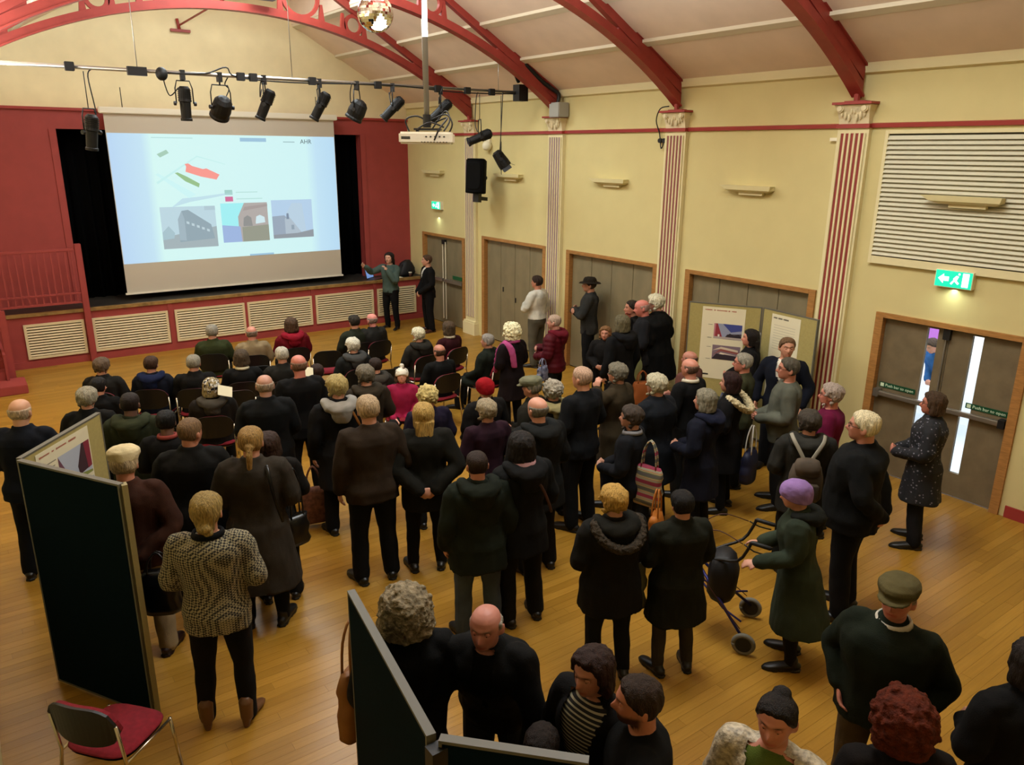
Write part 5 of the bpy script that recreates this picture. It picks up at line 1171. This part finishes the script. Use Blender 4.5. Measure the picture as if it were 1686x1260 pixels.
P('standing man with pink bald head leaning in beside the white-haired man in black', (8.38, 8.21, 1.86), ('jacket', '1a1a1c'), hair=('bald', '9c7c70'), arms=('front', 'face'), skin='c87468', fa=135, hp=12)
P('tall standing white-haired man in long black coat by the third pilaster', (8.63, 8.15, 1.92), ('coat', '0b0b0a'), hair=('thick', 'cbc5a8'), arms=('front', 'pocket'), fa=112, wid=1.2, bulk=1.18, lean=4)
P('standing dark-haired man hidden behind the pink bald man', (8.59, 8.60, 1.76), ('jacket', '14120f'), hair=('short', '261a10'), arms=('front', 'front'), skin='b07458', fa=150)
P('standing woman with ash-brown hair in black hooded coat holding two paper bags', (7.67, 7.86, 1.75), ('coat', '0d0d0e'), hair=('bob', '5f573f'), arms=('down', 'down'), hood='121214', fa=90, bulk=1.05)
P('person with sandy hair facing the camera, mostly hidden by the woman with paper bags', (7.87, 8.42, 1.46), ('jacket', '14110f'), hair=('bob', '7a5634'), arms=('front', 'front'), skin='c08468', fa=215)
P('presenter in grey-green sweater pointing at the screen with a microphone', (8.06, 15.88, 1.77), ('sweater', '44534c'), ('slim', '0c0b0b'), hair=('long', '1e1410'), arms=('mic', 'point'), skin='c99a80', fa=205, hy=10, fine=True, eyes=True, shoe=('heel', '0d0b0a'))
P('young man in black suit and white shirt standing by the stage corner', (8.65, 15.19, 1.75), ('suit', '0d0c0c'), ('reg', '0c0b0b'), hair=('short', '4a3322'), arms=('low', 'low'), skin='c08c70', fa=170, hy=-15, open_=(.05, 1.15), shirt='d0c8b8', fine=True, eyes=True, shoe=('shoe', '3a1c12'))
P('bald man in navy coat standing at the far left edge of the picture', (0.27, 8.03, 1.80), ('jacket', '0d1018'), ('reg', '0e1014'), hair=('bald', 'b09a80'), arms=('front', 'front'), skin='c49472', fa=62, wid=1.1, bulk=1.1)
P('man in cream flat cap, brown tweed jacket and beige trousers beside the navy board', (0.81, 6.17, 1.80), ('jacket', '321a0f'), ('reg', '8c7a5c'), hair=('short', 'a89474'), arms=('front', 'behind'), hat=('flatcap', 'c4b48c'), skin='b8785a', fa=68, wid=1.1, bulk=1.08, shoe=('shoe', '24100c'))
tw = bpy.data.materials.new('dogtooth_weave'); tw.use_nodes = True; nt = tw.node_tree; b = nt.nodes['Principled BSDF']; ck = nt.nodes.new('ShaderNodeTexChecker'); ck.inputs['Scale'].default_value = 75; tc = nt.nodes.new('ShaderNodeTexCoord'); mp = nt.nodes.new('ShaderNodeMapping'); mp.inputs['Rotation'].default_value = (.5, .6, .8); nt.links.new(tc.outputs['Object'], mp.inputs[0]); nt.links.new(mp.outputs[0], ck.inputs[0]); ck.inputs[1].default_value = (*srgb('8a8064'), 1); ck.inputs[2].default_value = (*srgb('1c1a16'), 1); nt.links.new(ck.outputs[0], b.inputs[0]); b.inputs['Roughness'].default_value = .9
P('woman in black and cream dogtooth jacket, black trousers and tan heeled boots', (1.10, 4.98, 1.80), ('suit', '6c6450'), ('slim', '0b0a0a'), hair=('lowbun', '8c7440'), arms=('front', 'front'), fa=62, pat=tw, shoe=('heel', '5c3c22'), skin='b88464', bulk=1.06, wid=1.04, collar='0b0a0a', fine=True)
P('woman with fair ponytail in long grey-brown wool coat', (1.74, 6.04, 1.82), ('long', '2c261e'), ('slim', '0d0c0c'), hair=('pony', '8c6c3a'), arms=('front', 'front'), fa=64, wid=1.05, bulk=1.05, shoe=('boot', '0c0b0a'))
P('person with dark brown hair hidden behind the woman with fair ponytail', (1.98, 6.35, 1.62), ('jacket', '14110e'), hair=('bob', '2e1c12'), arms=('front', 'front'))
# --- foreground
P('woman with voluminous curly grey hair behind the foreground board', (1.69, 3.29, 1.70), ('coat', '0b0b0b'), hair=('curly', '7c705a'), arms=('front', 'front'), fa=72, skin='b07c60', fine=True, hs=1.02)
P('bald older man in black jacket and jeans leaning over the foreground board', (2.00, 2.97, 1.68), ('jacket', '0e0d0c'), ('reg', '2c3236'), hair=('bald', '8c8478'), arms=('rest', 'rest'), fa=218, lean=20, hp=-18, skin='b8786a', fine=True, eyes=True, wid=1.1, bulk=1.1, open_=(.05, 1.1), shirt='0a0a0a', brow='7a6456')
stp = bpy.data.materials.new('breton_stripe'); stp.use_nodes = True; nt = stp.node_tree; b = nt.nodes['Principled BSDF']; wv = nt.nodes.new('ShaderNodeTexWave'); wv.bands_direction = 'Z'; wv.inputs['Scale'].default_value = 14; tc = nt.nodes.new('ShaderNodeTexCoord'); nt.links.new(tc.outputs['Object'], wv.inputs['Vector']); rp = nt.nodes.new('ShaderNodeValToRGB'); rp.color_ramp.interpolation = 'CONSTANT'; rp.color_ramp.elements[0].color = (*srgb('0e0d0c'), 1); rp.color_ramp.elements[1].color = (*srgb('9c957c'), 1); rp.color_ramp.elements[1].position = .68; nt.links.new(wv.outputs[0], rp.inputs[0]); nt.links.new(rp.outputs[0], b.inputs[0]); b.inputs['Roughness'].default_value = .9
P('woman with brown bobbed hair, black cardigan and striped top looking down', (2.23, 2.37, 1.66), ('jacket', '0d0b0b'), ('slim', '0d0d10'), hair=('bob', '2a1610'), arms=('read', 'front'), fa=188, hy=0, hp=4, skin='b98068', fine=True, eyes=True, open_=(.11, .95), shirt=stp, brow='2a1a12')
P('man with short brown hair and beard in black sweater, profile', (2.23, 2.05, 1.70), ('sweater', '0a0a0a'), ('reg', '0d0d10'), hair=('short', '2b1c12'), arms=('front', 'front'), fa=140, hp=2, skin='b87458', fine=True, eyes=True, beard='2a180f', brow='20130c', wid=1.05)
P('child with dark brown fringe at the bottom edge beside the striped top', (1.91, 2.36, 1.36), ('sweater', '100e0d'), hair=('fringe', '1e140f'), arms=('front', 'front'), fa=225, hp=5, skin='b07860', fine=True, eyes=True)
sq = mat('sequin_cloth', 'a89c84', .5, noise=.5, nscale=40, bump=.4, bscale=90)
P('woman with dark topknot and ponytail in pale sequinned jacket looking down', (2.71, 1.65, 1.64), ('sweater', 'a89c84'), ('slim', '101014'), hair=('bun', '17100d'), arms=('read', 'front'), fa=200, hp=2, skin='ba7862', fine=True, eyes=True, open_=(.10, 1.05), shirt='4c5a22', pat=sq, brow='2a1a12', bulk=.92)
P('woman with curly auburn-red hair seen from behind at the bottom edge', (3.13, 1.28, 1.66), ('jacket', '120e0d'), hair=('bigcurl', '4c1e10'), arms=('front', 'front'), fa=50, skin='b07c60', fine=True)
P('man in olive flat cap and dark green field jacket looking down', (4.07, 1.82, 1.70), ('jacket', '141a10'), ('reg', '4a3c28'), hair=('short', '8c7c68'), arms=('pocket', 'pocket'), fa=194, hp=-10, hat=('flatcap', '4c452a'), skin='b06a54', fine=True, eyes=True, wid=1.15, bulk=1.15, collar='b8b0a0', brow='7a6450')
P('person in black coat cut off by the right picture edge', (4.02, 1.10, 1.70), ('coat', '0b0a0a'), hair=('bob', '1c1410'), arms=('front', 'front'), fa=60, bulk=1.1)
P('person in blue jacket bending in the lobby, seen through the left door pane', (11.25, 5.22, 1.45), ('jacket', '2f5c94'), ('reg', '8c97a8'), hair=('short', '3a2c20'), arms=('front', 'front'), fa=160, lean=32)
# ---------------------------------------------------------------- empty chairs among the seats
for (x, y), a, lb in (((4.81, 11.70), 72, 'empty chair left of the white-haired person with grey hood'), ((5.12, 10.15), 75, 'empty chair with black back behind the small person in hooded top'), ((3.55, 11.41), 75, 'empty chair between the cream collar and the grey-white haired man'), ((2.90, 10.34), 78, 'empty chair beside the person in checked hat')):
    dup(ch0, (x, y+.2, 0), R(a-90), lb)
# ---------------------------------------------------------------- bags and carried things
def bag(label, loc, rz, w_, h_, d_, mt, cat='bag', name='tote_bag', strap=None, taper=.85, straph=.3, sm=None):
    t = thing(name, label, cat, loc, rz)
    bm = bmesh.new(); rings = []
    for k in range(9):
        z = -h_+h_*k/8; q = 1-(1-taper)*k/8 if taper < 1 else 1; sag = .012*math.sin(k*1.7)
        rings.append(ell((sag, 0, z), w_/2*q*(.94 if k == 0 else 1), d_/2*(1 if k < 6 else .55+.2*(8-k)), n=24, p=3.2))
    loft(bm, rings); o = fin('bag_body', bm, mt, t, True); displace(o.data, .012, 9)
    for s in (-1, 1): tube('strap', [(-w_*.25, s*d_*.25, -.02), (-w_*.2, s*d_*.2, straph*.6), (0, s*.01, straph), (w_*.2, s*d_*.2, straph*.6), (w_*.25, s*d_*.25, -.02)], .008, sm or mt, t, sub=3)
    return t
def near_hand(label, lb, s, *a, dz=-.25, dx=0, dy=0, **k):
    t, S_, sc, rz = SWd[lb]; w_ = S_['arm', s][2]+S_['arm', s][3]*.06
    p = at_(t, S_, (w_.x+dx*s, w_.y+dy, w_.z)); return bag(label, (p.x, p.y, p.z+dz), k.pop('rz', rz), *a, **k)
leath = mat('black_leather', '0c0b0b', .3); brownl = mat('brown_leather', '3a1e12', .4, noise=.2)
tote = bpy.data.materials.new('striped_canvas'); tote.use_nodes = True; nt = tote.node_tree; b = nt.nodes['Principled BSDF']; tc = nt.nodes.new('ShaderNodeTexCoord'); wv = nt.nodes.new('ShaderNodeTexWave'); wv.bands_direction = 'Z'; wv.inputs['Scale'].default_value = 2.2; wv.inputs['Distortion'].default_value = 1.5; nt.links.new(tc.outputs['Object'], wv.inputs['Vector']); rp = nt.nodes.new('ShaderNodeValToRGB'); rp.color_ramp.interpolation = 'CONSTANT'; e = rp.color_ramp.elements; e[0].color = (*srgb('8c3048'), 1); e[1].position = .9; e[1].color = (*srgb('5c5a58'), 1)
for p_, c_ in ((.15, '9c9470'), (.3, '8c8c86'), (.42, 'a89a78'), (.55, 'a8622c'), (.66, 'b0a888'), (.8, '77733f')): q = e.new(p_); q.color = (*srgb(c_), 1)
nt.links.new(wv.outputs[0], rp.inputs[0]); nt.links.new(rp.outputs[0], b.inputs[0]); b.inputs['Roughness'].default_value = .9
def at_px(p): return p
bag('pink, green and grey striped canvas shoulder bag hanging to orange fringe', (5.09, 4.75, 1.12), R(110), .30, .40, .1, tote, straph=.26, name='striped_bag')
bag('orange carrier bag held below the striped shoulder bag', (4.90, 4.45, 0.80), R(30), .26, .25, .12, mat('orange_bag', 'a5601a', .6), straph=.24, name='carrier_bag')
bag('patterned brown and pink shopping bag between the legs left of centre', (2.79, 7.51, 0.46), R(-20), .30, .40, .12, mat('patterned_bag', '6a4232', .8, noise=.5, nscale=22), straph=.25, name='shopping_bag')
bag('black leather handbag hanging at the side of the long grey-brown coat', (2.12, 6.20, 0.86), R(10), .24, .28, .12, leath, straph=.45, name='handbag')
bag('bulging black handbag held behind the back of the man in brown tweed', (0.89, 5.80, 0.90), R(-30), .30, .34, .16, leath, straph=.16, name='handbag')
bag('slouchy dark brown leather shoulder bag on the woman with pink scarf', (3.83, 4.99, 1.02), R(-10), .26, .30, .12, brownl, straph=.55, name='shoulder_bag', sm=brownl)
bag('crumpled pale green plastic bag beside the fur-trimmed parka', (3.96, 3.76, 0.93), R(-30), .17, .40, .1, mat('pale_plastic', '6e7058', .5, noise=.25, nscale=12), straph=.12, name='plastic_bag')
bag('navy shopping bag with yellow and pink lettering held by the fur-hooded woman', (6.92, 4.95, 0.80), R(20), .34, .36, .14, mat('navy_bag', '10132c', .6, col2='131630'), straph=.3, name='shopping_bag', sm=mat('white_strap', 'b8b4aa', .6))
bag('pale green paper bag hanging from the black hooded coat', (8.27, 8.06, 1.05), R(-20), .20, .42, .1, mat('green_paper', '7e8052', .8), straph=.12, name='paper_bag')
bag('orange paper bag held behind the grey-white wavy head', (7.86, 7.59, 0.80), R(-20), .30, .35, .12, mat('orange_paper', '8a4a1a', .8), straph=.16, name='paper_bag')
bag('blue and white patterned bag held by the crimson quilted jacket', (6.70, 8.47, 1.00), R(20), .24, .2, .1, mat('blue_white_bag', '8c90a8', .7, noise=.6, nscale=18, col2='1a1e3c'), straph=.12, name='patterned_bag')
bag('tan leather bag edging out left of the foreground board', (1.46, 3.51, 1.20), R(30), .26, .42, .12, mat('tan_leather', '7c4c1a', .5), straph=.3, name='shoulder_bag')
bag('small white and blue bag in front of the fur-hooded woman', (7.00, 5.46, 1.25), R(20), .16, .2, .06, mat('blue_white_bag', '8c90a8', .7, noise=.6, nscale=18, col2='1a1e3c'), straph=.08, name='patterned_bag')
bag('small black leather bag under the red knitted hat on an empty chair side', (4.51, 7.07, 0.95), R(0), .18, .2, .1, leath, straph=.12, name='handbag')
# backpack
t, S_, sc, rz = SWd['standing person with short dark curly hair and dark grey coat carrying a backpack']
p = at_(t, S_, (-.02, -.25, 1.18)); bp_ = thing('backpack', 'taupe canvas backpack with pale straps on the dark grey coat', 'backpack', p, rz)
tm = mat('taupe_canvas', '4c4032', .8, noise=.2)
bm = bmesh.new(); loft(bm, [ell((0, 0, z), a, b_, n=24, p=3) for z, a, b_ in ((-.24, .12, .07), (-.2, .15, .09), (.0, .15, .09), (.1, .125, .07), (.14, .07, .04))]); fin('bag_body', bm, tm, bp_, True)
bm = bmesh.new(); loft(bm, [ell((0, -.02, z), a, b_, n=24, p=3) for z, a, b_ in ((.03, .11, .085), (.1, .12, .085), (.16, .10, .06), (.18, .06, .03))]); fin('top_flap', bm, tm, bp_, True)
bm = bmesh.new(); loft(bm, [ell((0, -.09, z), a, .04, n=18, p=3) for z, a in ((-.2, .09), (-.17, .11), (-.06, .11), (-.04, .09))]); fin('front_pocket', bm, tm, bp_, True)
for s in (-1, 1):
    bm = bmesh.new(); limb(bm, [(s*.03, .0, .15), (s*.08, .02, .24), (s*.13, .06, .32), (s*.15, .14, .36)], [(.018, .005)]*4, n=8, sub=3, up=(1, 0, 0)); fin('shoulder_strap', bm, mat('pale_strap', '8c8676', .7), bp_, True)
# shoulder straps seen across backs
def strap(lb, name, label, pts, mt, r=(.012, .004)):
    t, S_, sc, rz = SWd[lb]; bm = bmesh.new(); limb(bm, [S_['T'] @ V(p) for p in pts], [r]*len(pts), n=8, sub=3, up=(1, 0, 0)); fin(name, bm, mt, t, True)
strap('standing woman with short blonde hair, grey hood and tan bag strap', 'bag_strap', '', [(.05, -.12, 1.50), (.10, -.16, 1.40), (.16, -.165, 1.25)], mat('tan_leather', '7c4c1a', .5))
strap('woman with fair ponytail in long grey-brown wool coat', 'bag_strap', '', [(.11, -.10, 1.47), (.13, -.155, 1.40), (.16, -.165, 1.2), (.20, -.15, 1.0)], leath)
strap('standing dark-haired woman with pink patterned scarf and black hooded coat', 'bag_strap', '', [(-.02, -.16, 1.46), (.06, -.19, 1.35), (.12, -.2, 1.2), (.15, -.2, 1.1)], brownl)
# microphone, laptop, bag, cup, papers on the stage edge
t, S_, sc, rz = SWd['presenter in grey-green sweater pointing at the screen with a microphone']
w_ = S_['arm', -1][2]; d_ = S_['arm', -1][3]; p = at_(t, S_, w_+d_*.08); mc = thing('microphone', 'black handheld microphone in the hand of the pointing presenter', 'microphone', p, rz)
bm = bmesh.new(); limb(bm, [(0, 0, -.1), (0, 0, .03)], [.011, .014], n=12, sub=1); fin('handle', bm, blackm, mc, True); bm = bmesh.new(); ball(bm, (0, 0, .055), .024, .024, .028); fin('head_mesh', bm, mat('mic_mesh', '3a3a3a', .4, metal=.6), mc, True)
lp = thing('laptop', 'open laptop with blue screen on the stage edge beside the pointing presenter', 'laptop', (8.12, D+.2, ZS), R(35))
bx('keyboard_base', (-.17, -.12, 0), (.17, .12, .018), mat('laptop_grey', '3c3d42', .4, metal=.5), lp, bev=.003); mx_ = M.Translation((0, .12, .018)) @ M.Rotation(R(-12), 4, 'X')
bx('lid', (-.17, -.005, 0), (.17, .004, .23), mat('laptop_grey', '3c3d42', .4, metal=.5), lp, mx=mx_); bx('display', (-.155, -.008, .015), (.155, -.0055, .215), mat('laptop_display', '6f92cc', .4, emit=.7), lp, mx=mx_)
bg = thing('rucksack', 'black rucksack slumped on the stage corner between the presenters', 'bag', (8.98, D+.3, ZS+.0), 0)
bm = bmesh.new(); loft(bm, [ell((.02*k, 0, z), a, b_, n=22, p=2.6) for k, (z, a, b_) in enumerate(((0, .22, .15), (.08, .26, .17), (.2, .23, .15), (.32, .15, .11), (.38, .06, .05)))]); o = fin('bag_body', bm, mat('black_nylon', '0f0e10', .6), bg, True); displace(o.data, .03, 7)
tube('strap', [(-.1, -.1, .3), (-.25, -.16, .15), (-.33, -.14, .04), (-.25, -.14, .01)], .012, blackm, bg, sub=4)
cp = thing('coffee_cup', 'brown takeaway cup with white lid on the stage edge', 'cup', (9.02, D+.08, ZS)); bm = bmesh.new(); cyl(bm, (0, 0, .05), .03, .1, r2=.04); fin('cup_body', bm, mat('cup_brown', '4a2a1c', .6), cp, True); bm = bmesh.new(); cyl(bm, (0, 0, .108), .042, .016); fin('lid', bm, whitem, cp)
pp = tag(bx('papers', (8.55, D+.04, ZS), (8.8, D+.24, ZS+.01), mat('paper', 'd9d0b0', .8)), 'small stack of white papers on the stage edge', 'papers')
ta = thing('paper_tablet', 'pale page held up in the other hand of the pointing presenter', 'paper', (0, 0, 0)); bpy.data.objects.remove(ta)
for k, (q, lb) in enumerate((((2.47, 9.45, 1.12), 'cream folded leaflet held up beside the checked knit hat'), ((3.47, 9.29, 1.25), 'white folded leaflet held by the tall balding man in suit'))):
    o = bx('leaflet', (-.09, -.003, -.07), (.09, .003, .07), paper, None, mx=M.Rotation(R(20), 4, 'Y') @ M.Rotation(R(-40), 4, 'X')); o.location = q; tag(o, lb, 'leaflet')
# rollator
r0 = V((4.98, 3.56, 0)); ra = thing('walking_frame', 'three-wheeled blue walking frame with black bag and grey tyres', 'walking frame', r0, R(122-90))
blue = mat('metallic_blue', '2c2c6a', .35, metal=.5); tyre = mat('grey_tyre', '6c685c', .8); hubm = mat('hub_black', '141414', .6)
def wheel(x, y, a):
    bm = bmesh.new(); n_ = 24; mx = M.Translation((x, y, .1)) @ M.Rotation(a, 4, 'Z')
    P_ = [mx @ V((0, .078*math.cos(2*PI*k/n_), .078*math.sin(2*PI*k/n_))) for k in range(n_+1)]
    limb(bm, P_, [.0215]*(n_+1), n=8, sub=1, cap=False); w_ = fin('wheel', bm, tyre, ra, True)
    bm = bmesh.new(); rr = [[mx @ p for p in ell((d, 0, 0), r, r, V((0, 1, 0)), V((0, 0, 1)), 18)] for d, r in ((-.018, .05), (-.02, .065), (.02, .065), (.018, .05))]; loft(bm, rr); fin('hub', bm, hubm, w_)
wheel(-.29, -.12, 0); wheel(.29, -.12, 0); wheel(0, .40, 0)
for s in (-1, 1):
    tube('rear_tube', [(s*.05, .32, .62), (s*.17, .08, .34), (s*.28, -.12, .13)], .013, blue, ra, 10)
    tube('handle_tube', [(s*.05, .33, .60), (s*.10, .20, .72), (s*.2, -.0, .80), (s*.22, -.08, .95), (s*.22, -.1, 1.0), (s*.22, -.2, .98)], .013, blackm, ra, 10, 3)
    bm = bmesh.new(); limb(bm, [(s*.22, -.1, .995), (s*.22, -.24, .975)], [.018, .018], n=10, sub=1); fin('grip', bm, hubm, ra, True)
    tube('brake_lever', [(s*.22, -.04, .97), (s*.235, -.12, .93), (s*.235, -.22, .92)], .006, blackm, ra, 6, 2)
    tube('brake_cable', [(s*.22, -.03, .97), (s*.16, .2, 1.02), (s*.12, .36, .85), (s*.16, .25, .55), (s*.27, -.08, .22)], .004, mat('cable_red', '3a1410', .5), ra, 6, 6)
    tube('cross_brace', [(s*.01, .30, .45), (s*.14, .08, .30), (s*.25, -.08, .28)], .009, blue, ra, 8)
tube('front_fork', [(0, .30, .66), (0, .38, .45), (0, .40, .24)], .016, blackm, ra, 10)
bm = bmesh.new(); box(bm, (-.035, .36, .08), (-.027, .43, .25)); box(bm, (.027, .36, .08), (.035, .43, .25)); box(bm, (-.035, .36, .24), (.035, .43, .26)); fin('fork_plate', bm, hubm, ra)
bm = bmesh.new(); loft(bm, [ell((0, .12, z), a, b_, n=22, p=3) for z, a, b_ in ((.34, .13, .09), (.40, .16, .12), (.6, .17, .13), (.72, .15, .10), (.76, .10, .06))]); o = fin('frame_bag', bm, mat('black_nylon', '0f0e10', .6), ra, True); displace(o.data, .015, 9)
bake()
bpy.context.view_layer.update()
